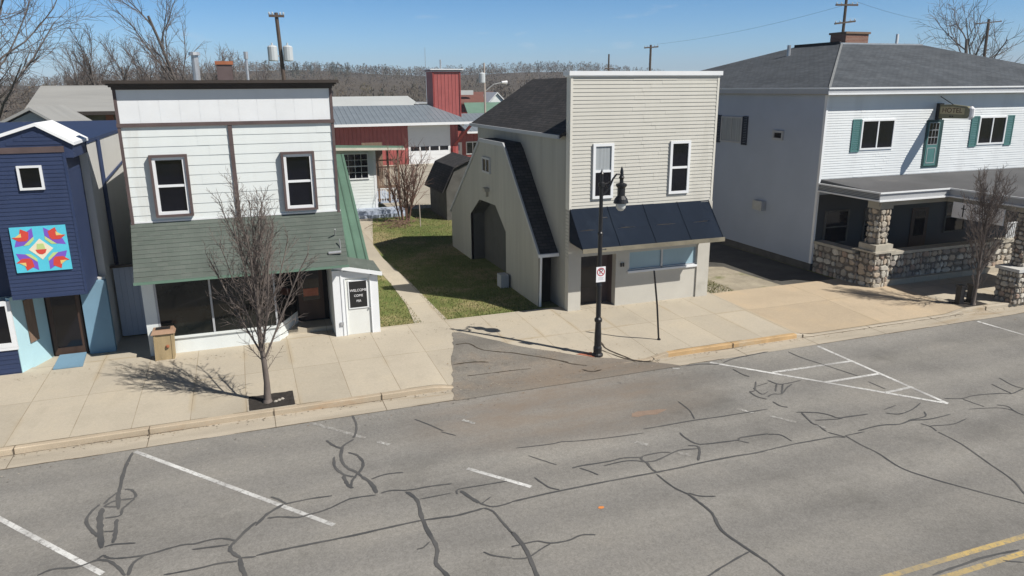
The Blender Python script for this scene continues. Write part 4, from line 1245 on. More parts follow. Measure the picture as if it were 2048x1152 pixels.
# ------------------------------------------------------------------ hotel
HX, HY, HR, HB = 24.05, 26.05, 43.0, 42.7
ho = thing('hotel', 'white sided hotel with grey hip roof, teal shutters and stone-pillared front porch', 'hotel', (30, HY, .2))
f = front(HY); fl = left(HX)
mb = MB(); mb.box(HX+.004, HR, HY+.004, HB, .54, 8.04); mb.build('wall', M['hotel_side'], ho)
mb = MB(); mb.box(HX+.05, HR, HY+.05, HB, .05, .54); mb.build('foundation', M['footing'], ho)
mb = MB(); siding(mb, f, HX+.1, HR-.1, 4.3, 8.03, .11, .018); mb.build('siding', M['hotel'], ho)
mb = MB(); siding(mb, f, HX+.1, HR-.1, .56, 3.7, .11, .012); mb.build('porch_siding', M['porch_shade'], ho)
mb = MB(); f.box(mb, HX-.004, HX+.1, -.1, .035, .54, 8.03); mb.build('corner_board', M['white_trim'], ho)
mb = MB(); mb.box(HX-.31, HR+.3, HY-.36, HB+.3, 8.04, 8.08); mb.build('soffit', M['soffit'], ho)
mb = MB(); mb.box(HX-.33, HR+.34, HY-.42, HY-.34, 8.08, 8.30); mb.box(HX-.33, HX-.27, HY-.339, HB, 8.08, 8.30)
mb.build('fascia', M['hotel_trim'], ho)
mb = MB()
for z0, z1 in ((8.04, 8.105), (8.28, 8.345)): mb.box(HX-.36, HR+.37, HY-.48, HY-.422, z0, z1)
mb.box(HX-.36, HX-.332, HY-.42, HB, 8.29, 8.345)
mb.build('gutter', M['white_trim'], ho)
s_, rz0, rz1 = 6.98, 8.345, 10.585
x0, x1, y0, y1 = HX-.37, HR+.38, HY-.44, HB+.4
X0, X1, Y0, Y1 = x0+s_, x1-s_, y0+s_, y1-s_
mb = MB()
mb.face([(x0, y0, rz0), (x1, y0, rz0), (X1, Y0, rz1), (X0, Y0, rz1)])
mb.face([(x0, y0, rz0), (X0, Y0, rz1), (X0, Y1, rz1), (x0, y1, rz0)])
mb.face([(x1, y0, rz0), (x1, y1, rz0), (X1, Y1, rz1), (X1, Y0, rz1)])
mb.face([(x0, y1, rz0), (X0, Y1, rz1), (X1, Y1, rz1), (x1, y1, rz0)])
mb.face([(X0, Y0, rz1), (X1, Y0, rz1), (X1, Y1, rz1), (X0, Y1, rz1)])
mb.build('roof', M['grey_shingle'], ho)
mb = MB(); mb.box(X0-.05, X1, Y0-.06, Y0+.02, rz1-.02, rz1+.05); mb.build('ridge_flashing', M['metal'], ho)
mb = MB(); mb.box(X0-.06, X0+.04, Y0+.03, Y1, rz1-.02, rz1+.12); mb.build('deck_edge', M['black_shingle'], ho)
mb = MB(); mb.hexa([(x0-.02, y0-.02, rz0+.01), (x0+.12, y0-.02, rz0+.01), (X0+.12, Y0-.02, rz1+.01), (X0-.02, Y0-.02, rz1+.01), (x0-.02, y0-.02, rz0+.03), (x0+.12, y0-.02, rz0+.04), (X0+.12, Y0-.02, rz1+.04), (X0-.02, Y0-.02, rz1+.03)])
mb.build('hip_cap', mat('hip_shingle', (.2, .21, .215), .9, .15, 3), ho)
mb = MB(); mb.box(32.95, 34.6, 34.7, 35.9, 10.3, 11.27); ch = mb.build('chimney', M['brick'], ho)
mb = MB(); mb.box(32.88, 34.67, 34.63, 35.97, 11.272, 11.385); mb.build('chimney_cap', M['wood'], ch)
mb = MB(); mb.tube([(37.5, 35.4, 10.5), (37.5, 35.4, 11.37)], .08, 8); mb.build('vent_pipe', M['white_trim'], ho)
mb = MB(); mb.tube([(29.0, 34.64, 9.9), (29.0, 34.64, 10.6)], .1, 8); mb.build('stack', M['metal'], ho)
def shutters(fr, a0, a1, z0, z1, wd, mt, only=None):
    for k, (b0, b1) in enumerate(((a0-wd-.03, a0-.03), (a1+.03, a1+wd+.03))):
        if only is not None and k != only: continue
        mb = MB(); ring(mb, fr, b0, b1, z0, z1, .05, .0, .055)
        n = 16
        for j in range(n):
            z = z0+.05+(z1-z0-.1)*j/n
            fr.box(mb, b0+.05, b1-.05, .01, .04, z, z+(z1-z0-.1)/n*.8)
        mb.build('shutter', mt, ho)
for a0, a1, only in ((26.13, 28.07, 0), (33.34, 35.16, None), (39.4, 41.2, None)):
    window(ho, f, a0, a1, 5.61, 6.95, M['white_trim'], M['glass'], None, fw=.08, kind='slide', depth=.07, base=.02)
    shutters(f, a0, a1, 5.53, 6.97, .48, M['teal'], only)
mb = MB(); f.box(mb, 30.0, 31.03, -.03, .045, 4.66, 6.85); d = mb.build('upper_door', M['teal_dark'], ho)
mb = MB(); f.box(mb, 30.1, 30.82, .044, .06, 4.74, 6.75); mb.build('panel', M['teal'], d)
mb = MB()
for c in range(3):
    for r_ in range(3): f.box(mb, 30.18+c*.195, 30.18+c*.195+.17, .058, .066, 5.74+r_*.33, 5.74+r_*.33+.3)
mb.build('pane', M['glass'], d)
mb = MB()
for c in range(4): f.box(mb, 30.165+c*.195, 30.18+c*.195, .058, .07, 5.72, 6.73)
for r_ in range(4): f.box(mb, 30.18, 30.75, .058, .069, 5.718+r_*.33, 5.74+r_*.33)
ring(mb, f, 30.2, 30.73, 4.86, 5.58, .03, .058, .072)
mb.build('glazing_bar', M['hotel_trim'], d)
window(ho, fl, 31.68, 33.45, 5.62, 6.93, M['hotel_trim'], M['curtain'], None, fw=.08, kind='slide', depth=.07, base=.01)
shutters(fl, 31.68, 33.45, 5.55, 6.97, .4, M['navy_shut'])
window(ho, fl, 28.57, 29.3, 5.95, 6.39, M['hotel_trim'], M['black_matt'], None, fw=.1, kind='fixed', depth=.1, base=.01)
mb = MB(); fl.box(mb, 29.4, 30.1, 0, .28, 2.5, 2.95)
for k in range(6): fl.box(mb, 29.44, 30.06, .28, .295, 2.54+k*.065, 2.57+k*.065)
mb.build('window_unit', M['metal'], ho)
mb = MB(); f.box(mb, 29.85, 30.9, -.02, .05, .45, 2.75); d = mb.build('front_door', M['door_brown'], ho)
mb = MB(); f.box(mb, 30.05, 30.7, .049, .06, 1.4, 2.6); mb.build('pane', M['glass'], d)
for a0, a1 in ((24.6, 26.0), (26.9, 28.3), (32.0, 33.4), (35, 37)):
    window(ho, f, a0, a1, 1.4, 2.95, M['footing'], M['glass'], None, fw=.08, kind='hung', depth=.07, base=.02)
# porch
PX0, PY0, BX0, BX1, BY0 = 24.08, 22.6, 27.87, 33.5, 18.6
PT, PB = 4.2, 3.9
mb = MB()
mb.prism([(PX0+.1, HY, 4.38), (PX0+.1, PY0+.1, PT-.01), (PX0+.1, PY0+.1, PB+.02), (PX0+.1, HY, PB+.02)], (HR-PX0-.2, 0, 0))
mb.prism([(BX0+.1, PY0+.1, PT), (BX0+.1, BY0+.1, PT-.08), (BX0+.1, BY0+.1, PB+.02), (BX0+.1, PY0+.1, PB+.02)], (BX1-BX0-.2, 0, 0))
mb.build('porch_roof', M['flat_roof'], ho)
for a in ((PX0, BX0-.001, PY0, PY0+.1), (PX0, PX0+.1, PY0+.101, HY), (BX0, BX0+.1, BY0, PY0+.1), (BX0+.101, BX1, BY0, BY0+.1), (BX1-.1, BX1, BY0+.101, PY0-.001), (BX1+.001, HR, PY0, PY0+.1)):
    mb = MB(); mb.box(*a, PB, PT); mb.build('porch_fascia', M['hotel_trim'], ho)
for z0, z1 in ((PB-.04, PB+.02), (PT-.02, PT+.04)):
    mb = MB(); mb.box(PX0-.06, BX0-.062, PY0-.07, PY0-.002, z0, z1); mb.box(PX0-.06, PX0-.002, PY0, HY, z0, z1)
    mb.box(BX0-.06, BX0-.002, BY0-.07, PY0, z0, z1); mb.box(BX0, BX1+.06, BY0-.07, BY0-.002, z0, z1)
    mb.build('porch_gutter', M['white_trim'], ho)
mb = MB()
for k in range(4): mb.box(PX0-.03, PX0-.0, PY0+.05, HY, PB+.05+k*.06, PB+.062+k*.06)
mb.build('fascia_rib', M['black'], ho)
mb = MB(); mb.box(PX0+.25, HR, PY0+.25, PY0+.5, 3.62, PB); mb.box(BX0+.25, BX0+.5, BY0+.25, PY0+.25, 3.62, PB); mb.box(PX0+.12, HR-.2, PY0+.12, HY-.02, PB-.03, PB-.002); mb.box(BX0+.12, BX1-.1, BY0+.12, PY0+.1, PB-.03, PB-.004)
mb.build('porch_beam', M['soffit'], ho)
mb = MB(); mb.box(PX0+.3, HR, PY0+.1, HY, .1, .45); mb.build('porch_floor', M['walk'], ho)
SM = [M['stone%d' % i] for i in range(7)]
M['cap'] = mat('stone_cap', (.40, .37, .31), .9, .15, 2, .08)
srng = random.Random(11)
def pier(x0, x1, y0, y1, z0, z1, size):
    mb = MB(); mb.box(x0, x1, y0, y1, z0, z1, M['mortar'])
    stones(mb, front(y0), x0, x1, z0, z1, size, srng, SM)
    stones(mb, left(x0), y0, y1, z0, z1, size, srng, SM)
    stones(mb, right(x1), y0, y1, z0, z1, size, srng, SM)
    return mb
def pillar(cx, cy):
    p = pier(cx-.40, cx+.40, cy-.40, cy+.40, .1, 1.68, .25).build('stone_pier', None, ho)
    mb = MB(); mb.box(cx-.56, cx+.56, cy-.56, cy+.56, 1.68, 1.76); mb.box(cx-.46, cx+.46, cy-.46, cy+.46, 1.762, 2.02); mb.build('pier_cap', M['cap'], p)
    pier(cx-.27, cx+.27, cy-.27, cy+.27, 2.02, 3.5, .23).build('stone_column', None, ho)
    mb = MB(); mb.box(cx-.34, cx+.34, cy-.34, cy+.34, 3.5, PB-.04); mb.build('column_head', M['soffit'], ho)
pillar(24.72, 23.12)
for x0, x1 in ((25.13, 27.6), (27.61, 30.2), (30.21, 33.6), (33.61, 36.2)):
    p = pier(x0, x1, 22.95, 23.3, .1, 1.5, .27).build('porch_wall', None, ho)
    mb = MB(); mb.box(x0, x1, 22.85, 23.4, 1.5, 1.62); mb.build('coping', M['cap'], p)
p = pier(24.2, 24.55, 23.56, 26.04, .1, 1.5, .27).build('porch_wall', None, ho)
mb = MB(); mb.box(24.1, 24.65, 23.7, 26.04, 1.5, 1.62); mb.build('coping', M['cap'], p)
p = pier(27.75, 28.55, 19.05, 19.85, .1, 1.4, .2).build('stone_pier', None, ho)
mb = MB(); mb.box(27.65, 28.65, 18.95, 19.95, 1.4, 1.52); mb.build('pier_cap', M['stucco'], p)
pier(28.2, 28.7, 19.3, 19.75, 1.52, 3.6, .18).build('stone_column', None, ho)
pier(32.3, 33.1, 19.05, 19.85, .1, 3.6, .2).build('stone_pier', None, ho)
mb = MB()
for k in range(26): mb.box(32.4+k*.12, 32.44+k*.12, 23.1, 23.14, 1.62, 2.3)
mb.box(32.35, 35.6, 23.08, 23.16, 2.3, 2.36)
mb.build('railing', M['white_trim'], ho)
for x, y in ((29.3, 22.9), (31.6, 22.9)):
    mb = MB(); mb.tube([(x, y, 3.6), (x, y, 3.2)], .012, 5); mb.lathe(x, y, [(.05, 2.9), (.16, 3.05), (.18, 3.2), (.12, 3.28)], 10)
    mb.build('hanging_basket', M['wood0'], ho)
# signs on the hotel
SX = 30.5
hs = thing('hotel_sign', 'projecting box sign reading HOTEL above the teal upper door', 'sign', (SX, 26.05, 7.2))
mb = MB(); mb.prism([(SX, 25.97, 6.92), (SX, 24.5, 6.95), (SX, 24.37, 7.02), (SX, 24.37, 7.38), (SX, 24.5, 7.48), (SX, 25.25, 7.55), (SX, 25.97, 7.54)], (.22, 0, 0)); mb.build('cabinet', M['sign_olive'], hs)
mb = MB(); mb.box(SX-.03, SX+.25, 25.88, 26.04, 6.86, 7.6); mb.tube([(SX+.11, 25.2, 7.5), (SX+.11, 26.0, 7.9)], .02, 6); mb.build('bracket', M['black'], hs)
mb = MB(); mb.prism([(SX-.012, 25.83, 7.13), (SX-.012, 24.58, 7.13), (SX-.012, 24.58, 7.40), (SX-.012, 25.2, 7.46), (SX-.012, 25.83, 7.45)], (.011, 0, 0)); mb.build('face', M['sign_gold'], hs)
text('lettering', 'HOTEL', .30, M['letter_brown'], hs, (SX-.016, 25.21, 7.285), (0, -1, 0), (-1, 0, 0), .003, sx=1.1)
mb = MB()
for y in (25.28, 25.16): mb.box(SX-.014, SX-.001, y-.035, y+.035, 7.0, 7.06)
mb.build('small_mark', M['sign_black'], hs)
mb = MB(); mb.tube([(SX+.11, 24.39, 7.0), (SX+.11, 24.31, 7.04), (SX+.11, 24.31, 7.36), (SX+.11, 24.39, 7.4)], .11, 8); mb.build('end_trim', M['sign_white'], hs)
QX = 27.83
ps = thing('porch_sign', 'long white lettered signboard hung under the porch roof behind the right street tree', 'sign', (QX, 21.2, 3.1))
mb = MB(); mb.box(QX-.03, QX+.03, 20.05, 22.3, 3.05, 3.7); mb.build('board', M['sign_white'], ps)
mb = MB()
for y in (20.5, 21.9): mb.tube([(QX, y, 3.7), (QX, y, 3.9)], .015, 5)
mb.build('hanger', M['black'], ps)
text('lettering', "Austin's", .34, M['sign_black'], ps, (QX-.035, 20.9, 3.46), (0, -1, 0), (-1, 0, 0), .003)
text('lettering', 'INN', .22, M['sign_black'], ps, (QX-.035, 20.8, 3.19), (0, -1, 0), (-1, 0, 0), .003)
mb = MB(); mb.box(QX-.04, QX-.031, 21.77, 21.82, 3.12, 3.62); mb.box(QX-.04, QX-.031, 21.70, 21.89, 3.44, 3.48); mb.build('emblem', M['sign_black'], ps)
# ------------------------------------------------------------------ trees
def grow(mb, p, d, length, r, level, g, P, lim):
    """one limb as a wandering tube, then its children; limbs of level >= lim go into the second mesh"""
    segs = P['segs'][min(level, len(P['segs'])-1)]
    pts = [Vector(p)]; dirs = [d.normalized()]
    dd = d.normalized()
    for k in range(segs):
        jit = Vector((g.gauss(0, 1), g.gauss(0, 1), g.gauss(0, .6)))*P['wob'][min(level, len(P['wob'])-1)]
        dd = (dd+jit+Vector((0, 0, P['up'][min(level, len(P['up'])-1)]))).normalized()
        pts.append(pts[-1]+dd*length/segs); dirs.append(dd)
    tip = r*(.35 if level else .6)
    rad = [r+(tip-r)*k/segs for k in range(segs+1)]
    mb[0 if level < lim else 1].tube(pts, rad, (8, 6, 4, 3, 3)[min(level, 4)], cap=False)
    if level >= P['levels']: return
    n = P['kids'][level]
    for k in range(n):
        t = P['from'][level]+(1-P['from'][level])*(k+g.random()*.9)/n
        i = min(int(t*segs), segs-1); fr = t*segs-i
        q = pts[i].lerp(pts[i+1], fr); ax = dirs[i+1]
        side = ax.orthogonal().normalized()
        side.rotate(Matrix.Rotation(g.random()*6.283 if P.get('free', 1) else k*2.4, 3, ax))
        sp = P['spread'][level]*g.uniform(.7, 1.3)
        nd = ax*math.cos(sp)+side*math.sin(sp)
        ln = length*P['ratio'][level]*(1-.55*t*P.get('cone', 1))*g.uniform(.7, 1.2)
        grow(mb, q, nd, ln, max(rad[i]*P['rr'][level]*g.uniform(.75, 1.1), P['rmin']), level+1, g, P, lim)

def bare_tree(name, label, cat, loc, seed, P, height, r0, bark, twig, group=None, lim=2, lean=(0, 0)):
    g = random.Random(seed)
    t = thing(name, label, cat, loc, group)
    A, B = MB(), MB()
    grow((A, B), Vector(loc), Vector((lean[0], lean[1], 1)), height, r0, 0, g, P, lim)
    A.build('trunk', bark, t, smooth=True, recalc=False); B.build('crown', twig, t, recalc=False)
    return t

def street_tree(label, loc, seed, height, r0, spread):
    """young pear-type tree: short trunk, a sheaf of steep leaders, side shoots with spur twigs"""
    g = random.Random(seed)
    t = thing('street_tree', label, 'tree', loc, 'bare street trees')
    A, B = MB(), MB()
    base = Vector(loc)
    P = dict(levels=2, segs=(6, 4, 2), wob=(.05, .11, .2), up=(.05, .10, .08), kids=(17, 7), ratio=(.31, .42), rr=(.5, .6), spread=(.6, .7), rmin=.006, cone=.75)
    P['from'] = (.12, .15)
    pts = [base+Vector((.03*math.sin(k*1.3), .02*math.cos(k), height*.62*k/7)) for k in range(8)]
    rad = [r0*1.25]+[r0*(1-.085*k) for k in range(1, 8)]
    A.tube(pts, rad, 9, cap=False)
    A.tube([base+Vector((0, 0, -.02)), base+Vector((0, 0, .12))], [r0*1.7, r0*1.2], 9, cap=False)
    n = 24
    for k in range(n):
        tt = .3+.7*(k/(n-1))**.9
        i = min(int(tt*7), 6); q = pts[i].lerp(pts[i+1], tt*7-i)
        a = k*2.4+g.uniform(-.4, .4); sp = spread*g.uniform(.65, 1.15)*(.9-.5*tt)
        d = Vector((math.sin(sp)*math.cos(a), math.sin(sp)*math.sin(a), math.cos(sp)))
        ln = (height*(1-.62*tt)-.1)*g.uniform(.72, .95)*(.55+.45*tt)
        grow((A, B), q, d, ln, rad[i]*g.uniform(.27, .38), 0, g, P, 1)
    for k in range(9):                                       # short water shoots on the lower trunk
        z = g.uniform(.16, .45)*height*.62; a = g.random()*6.28
        grow((B, B), base+Vector((0, 0, z)), Vector((.7*math.cos(a), .7*math.sin(a), .9)), g.uniform(.5, 1.0), .009, 1, g, P, 0)
    A.build('trunk', M['bark'], t, smooth=True, recalc=False); B.build('crown', M['twig'], t, recalc=False)
street_tree('slender bare street tree in the pit in front of the white shop', (.02, 19.72, .15), 5, 6.5, .088, .62)
street_tree('slender bare street tree by the kerb in front of the stone porch', (26.1, 19.45, .15), 12, 5.6, .07, .6)
def pit(x0, x1, y0, y1, label):
    t = thing('tree_pit', label, 'tree pit', ((x0+x1)/2, (y0+y1)/2, .16), 'tree pits in the pavement')
    gridsheet('soil', x0, x1, y0, y1, .1, .1, lambda x, y: walk_z(x, y)+.012+.02*rng.random(), M['soil'], 0, None)
    o = bpy.data.objects[[k for k in bpy.data.objects.keys() if k.startswith('soil')][-1]]
    o.parent = t; o.matrix_parent_inverse = Matrix.Translation(-t.location)
    mb = MB()
    for a in ((x0-.03, x1+.03, y0-.05, y0), (x0-.03, x1+.03, y1, y1+.05), (x0-.05, x0, y0, y1), (x1, x1+.05, y0, y1)): mb.box(*a, .1, walk_z(x0, y0)+.015)
    mb.build('edging', M['gutter'], t)
    mb = MB()
    for k in range(3): mb.lathe((x0+x1)/2+.1+.09*k, (y0+y1)/2-.12+.06*k, [(.05, .15), (.06, .19), (.02, .22)], 6)
    mb.build('stone', M['stone2'], t)
pit(-.46, .72, 19.3, 20.25, 'square soil pit round the street tree before the white shop')
pit(25.5, 26.7, 19.3, 20.1, 'dark soil pit round the street tree by the stone porch')
for k, x in enumerate((25.72, 26.33)):
    t = thing('bollard', ('short black post left of the trunk of the right street tree', 'short black post right of the trunk of the right street tree')[k], 'bollard', (x, 19.75, .15), 'black posts at the right street tree')
    mb = MB(); mb.box(x-.11, x+.11, 19.64, 19.86, .12, .85); mb.build('post', M['black'], t)
    mb = MB(); mb.box(x-.135, x+.135, 19.615, 19.885, .851, .93); mb.build('cap', M['black'], t)

far_P = dict(levels=3, segs=(7, 5, 4, 2), wob=(.07, .13, .18, .2), up=(.02, .07, .07, .05), kids=(9, 8, 7), ratio=(.62, .52, .5), rr=(.6, .55, .55),
             spread=(.62, .62, .7), rmin=.014, cone=.62)
far_P['from'] = (.28, .2, .15)
slim_P = dict(far_P, spread=(.42, .5, .6), kids=(10, 8, 6), ratio=(.5, .5, .5))
wide_P = dict(far_P, spread=(.85, .75, .75), kids=(8, 9, 8), ratio=(.75, .55, .5), cone=.35)
wide_P['from'] = (.3, .2, .15)
GB = 'bare trees behind the shops'
bare_tree('bare_tree', 'tall spreading bare tree at the far left edge of the photo', 'tree', (-17.6, 67, .2), 21, dict(wide_P, levels=3, kids=(11, 10, 9), rmin=.016), 13, .24, M['bark_far'], M['twig_far'], GB)
bare_tree('bare_tree', 'tall bare tree with the highest forked crown, behind the metal flue of the white shop', 'tree', (-3.4, 70, .2), 33, dict(slim_P, kids=(13, 9, 7)), 14.6, .16, M['bark_far'], M['twig_far'], GB, lean=(.02, 0))
protoA = bare_tree('bare_tree', 'dense dark upright bare tree behind the left end of the weathered roof', 'tree', (-11.3, 74, .2), 41, dict(slim_P, kids=(17, 10, 7)), 10.6, .13, M['bark_far'], M['twig_far'], GB)
protoB = bare_tree('bare_tree', 'forked bare tree in the middle of the row behind the weathered roof', 'tree', (-9.1, 76, .2), 52, dict(slim_P, spread=(.5, .6, .65), kids=(15, 9, 7)), 10.4, .13, M['bark_far'], M['twig_far'], GB)
dup(protoA, (-13.4, 78, .2), 2.1, (.8, .8, .85), 'smaller bushy bare tree at the left of the row behind the weathered roof')
dup(protoB, (-7.0, 80, .2), 1.2, .95, 'pale thin bare tree at the left edge of the white shop roof')
dup(protoA, (-5.2, 76, .2), 4.0, (1, 1, .96), 'leaning bare tree left of the tallest forked tree')
dup(protoB, (-2.0, 74, .2), 3.3, .9, 'bare tree right behind the metal flue')
dup(protoB, (-.3, 77, .2), 5.0, .88, 'bare tree behind the rust capped chimney')
dup(protoA, (2.2, 84, .2), .6, .78, 'low bare tree right of the rust capped chimney')
dup(protoB, (-15.4, 84, .2), 2.9, .75, 'low bare tree between the far left tree and the row')
dup(protoA, (-14.6, 90, .2), 5.1, .95, 'hazy bare tree farther back at the left of the row')
dup(protoB, (-9.0, 92, .2), .4, 1.05, 'bare tree farther back in the gap of the row above the weathered roof')
dup(protoA, (-1.2, 93, .2), 2.6, .95, 'bare tree farther back between the flue and the rust capped chimney')
bare_tree('bare_tree', 'round spreading bare tree behind the right slope of the hotel roof', 'tree', (125.5, 100, .2), 63, dict(wide_P, rmin=.035), 16.5, .4, M['bark_far'], M['twig_far'], GB)
shr_P = dict(levels=2, segs=(5, 4, 3), wob=(.07, .14, .2), up=(.05, .08, .05), kids=(9, 6), ratio=(.5, .5), rr=(.6, .6), spread=(.5, .7), rmin=.014, cone=.6)
shr_P['from'] = (.15, .15)
sh = thing('bare_shrub', 'tall reddish bare shrub on the grass in front of the red fire station', 'shrub', (9.6, 46.5, .2))
A, B = MB(), MB(); g_ = random.Random(9)
for k in range(11):
    a = g_.random()*6.28
    grow((A, B), Vector((9.6+.35*math.cos(a), 46.5+.35*math.sin(a), .2)), Vector((.28*math.cos(a), .28*math.sin(a), 1)), g_.uniform(2.6, 4.6), .045, 0, g_, shr_P, 1)
A.build('stem', M['shrub'], sh, recalc=False); B.build('twigs', M['shrub'], sh, recalc=False)
stk = MB(); stk.tube([(10.0, 44.0, .15), (9.98, 44.0, 1.7)], .03, 6)
tag(stk.build('stake', M['pole_pale']), 'thin pale stake standing in the grass before the shrub', 'stake')
brs = MB(); g_ = random.Random(4)
for k in range(26):
    a = g_.random()*3.14; x = 8.7+g_.gauss(0, .5); y = 44.6+g_.gauss(0, .6)
    brs.tube([(x, y, .22), (x+.6*math.cos(a), y+.6*math.sin(a), .3+g_.random()*.3), (x+1.2*math.cos(a), y+1.2*math.sin(a), .25)], .018, 4)
tag(brs.build('brush_pile', M['shrub']), 'low pile of cut brown branches on the grass left of the shrub', 'brush pile')

# wind-blown litter along the gutter, the wall feet and the apron
g_ = random.Random(31); mb = MB(); lm = [mat('dead_leaf', (.20, .13, .07), .9, .2, 5), mat('grit_dark', (.09, .08, .07), .9, .2, 5), mat('grit_pale', (.42, .38, .31), .9, .2, 5)]
for k in range(1500):
    q = g_.random(); x = g_.uniform(-9, 32)
    if q < .5: y = 19.08-abs(g_.gauss(0, .12)); z = .012
    elif q < .62: y = 18.3-abs(g_.gauss(0, .5)); z = .012
    elif q < .85: x = g_.uniform(-7, 17); y = 24.15-abs(g_.gauss(0, .25)); z = walk_z(x, y)+.008
    else: x = g_.uniform(5, 12); y = 18.5+g_.random()*3.5; z = walk_z(x, max(y, 19.28))+.02
    s = g_.uniform(.012, .04); a = g_.random()*6.28
    mb.face([(x+s*math.cos(a+t), y+s*math.sin(a+t)*.6, z+g_.random()*.012) for t in (0, 1.9, 3.6)], lm[g_.choice((0, 0, 1, 1, 2))])
o = mb.build('leaf_litter', None, None, recalc=False); o['kind'] = 'stuff'

# far woods on the hills
def woods():
    g = random.Random(17); mb = MB(); mats_ = [M['wood%d' % i] for i in range(6)]
    for t_ in range(4060):
        az = R(g.uniform(-22, 64)); dist = 120+650*g.random()**.5
        if t_ >= 4000: az = R(g.choice((g.gauss(7.5, .9), g.gauss(4.2, .5), g.uniform(2, 12)))); dist = g.uniform(420, 560)
        x = dist*math.sin(az); y = dist*math.cos(az)
        if y < 112 or (y < 135 and 10 < x < 50): continue
        z = terrain_z(x, y); ever = g.random() < .02 or t_ >= 4000
        h = g.uniform(4, 8.5)*(1.05 if not ever else 1.15); wd = h*g.uniform(.3, .45)
        if y < 200: h *= .62
        mt = mats_[5] if ever else mats_[g.randrange(5)]
        n = 150 if dist < 300 else 64
        for k in range(n):
            a = g.random()*6.283; rr = wd*math.sqrt(g.random())
            zz = h*(.1+.85*g.random()); prof = math.sin(min(1, zz/h+.12)*3.0)**.6 if not ever else max(.05, 1-zz/h)
            cx, cy_ = x+rr*prof*math.cos(a), y+rr*prof*math.sin(a)
            s = h*g.uniform(.012, .034)
            q = [Vector((g.gauss(0, 1), g.gauss(0, 1), g.gauss(0, .9)))*s for _ in range(3)]
            q[2].z += s*3.2
            mb.face([Vector((cx, cy_, z+zz))+v for v in q], mt)
    o = mb.build('far_woods', None, None, recalc=False); o['kind'] = 'stuff'
woods()

# ------------------------------------------------------------------ street furniture
LX, LY = 10.18, 19.97
lz = walk_z(LX, LY)
la = thing('street_lamp', 'black ornamental street lamp with a bell lantern on a curved arm', 'street lamp', (LX, LY, lz))
mb = MB(); mb.lathe(LX, LY, [(.18, lz-.02), (.18, lz+.06), (.135, lz+.1), (.14, lz+.28), (.115, lz+.34), (.11, lz+.7), (.09, lz+1.12), (.125, lz+1.17), (.125, lz+1.24), (.08, lz+1.3)], 14)
mb.build('base', M['black'], la, smooth=False)
mb = MB(); mb.lathe(LX, LY, [(.082, lz+1.3), (.078, lz+2.4), (.095, 2.2+.2), (.07, 2.5), (.066, 4.0), (.085, 4.02), (.085, 4.08), (.062, 4.12), (.056, 5.5), (.10, 5.52), (.10, 5.62), (.05, 5.66), (.045, 5.86), (.07, 5.9), (.03, 5.97), (.0, 6.06)], 12)
mb.build('pole', M['black'], la, smooth=False)
mb = MB()
mb.tube([(LX, LY, 5.2), (LX+.25, LY, 5.42), (LX+.38, LY, 5.72), (LX+.5, LY, 5.86), (LX+.62, LY, 5.86), (LX+.68, LY, 5.78)], .03, 8)
mb.tube([(LX, LY, 5.58), (LX+.2, LY, 5.6), (LX+.36, LY, 5.68)], .02, 6)
mb.tube([(LX+.12, LY, 5.3), (LX+.2, LY, 5.45), (LX+.14, LY, 5.56)], .015, 6)
mb.build('arm', M['black'], la)
mb = MB(); mb.lathe(LX+.68, LY, [(.0, 6.1), (.03, 6.04), (.05, 5.95), (.06, 5.8), (.09, 5.76), (.06, 5.7), (.06, 5.6), (.17, 5.56), (.17, 5.5), (.12, 5.44), (.12, 5.2), (.2, 5.1), (.235, 4.98), (.225, 4.97)], 16)
lan = mb.build('lantern', M['black'], la)
mb = MB(); mb.lathe(LX+.68, LY, [(.15, 5.02), (.16, 4.93), (.145, 4.82), (.08, 4.74), (.0, 4.72)], 16)
mb.build('globe', M['lamp_globe'], lan, smooth=True)
mb = MB()
for z in (4.55, 3.55): mb.tube([(LX, LY, z), (LX+.2, LY, z)], .018, 6); mb.lathe(LX+.2, LY, [(.0, z-.03), (.03, z), (.0, z+.03)], 6)
mb.build('banner_stub', M['black'], la)
np_ = thing('no_parking_sign', 'white no-parking sign with a red slashed circle on the lamp post', 'sign', (LX, LY-.09, 2.78))
fs = front(LY-.10)
mb = MB(); fs.box(mb, LX-.16, LX+.16, -.006, .004, 2.54, 3.03); mb.build('plate', M['sign_white'], np_)
text('lettering', 'P', .25, M['sign_black'], np_, (LX, LY-.105, 2.865), (1, 0, 0), (0, -1, 0), .001)
mb = MB()
cz = 2.865
for k in range(32):
    a, b = 2*math.pi*k/32, 2*math.pi*(k+1)/32
    mb.face([fs.p(LX+r_*math.cos(t_), .0075, cz+r_*math.sin(t_)) for r_, t_ in ((.135, a), (.135, b), (.108, b), (.108, a))])
mb.face([fs.p(LX+x_, .0078, cz+z_) for x_, z_ in ((-.09, .07), (-.07, .09), (.09, -.07), (.07, -.09))])
mb.build('prohibition_ring', M['sign_red'], np_)
mb = MB()
for z_, w_ in ((2.68, .1), (2.645, .08), (2.61, .095)): fs.box(mb, LX-w_, LX+w_, .003, .006, z_, z_+.012)
mb.build('small_print', M['hotel_trim'], np_)
mb = MB(); mb.box(LX-.03, LX+.03, LY-.094, LY-.06, 2.6, 2.62); mb.box(LX-.03, LX+.03, LY-.094, LY-.06, 2.95, 2.97); mb.build('bracket', M['metal'], np_)

sp_ = thing('bare_signpost', 'thin black leaning post without a sign on the pavement before the beige building', 'post', (12.65, 20.32, .15))
mb = MB(); mb.tube([(12.66, 20.32, .1), (12.52, 20.3, 1.4), (12.36, 20.32, 2.6)], .032, 8); mb.build('rod', M['black'], sp_)
mb = MB(); mb.lathe(12.66, 20.32, [(.07, .14), (.06, .2), (.035, .22)], 8); mb.build('collar', M['black'], sp_)

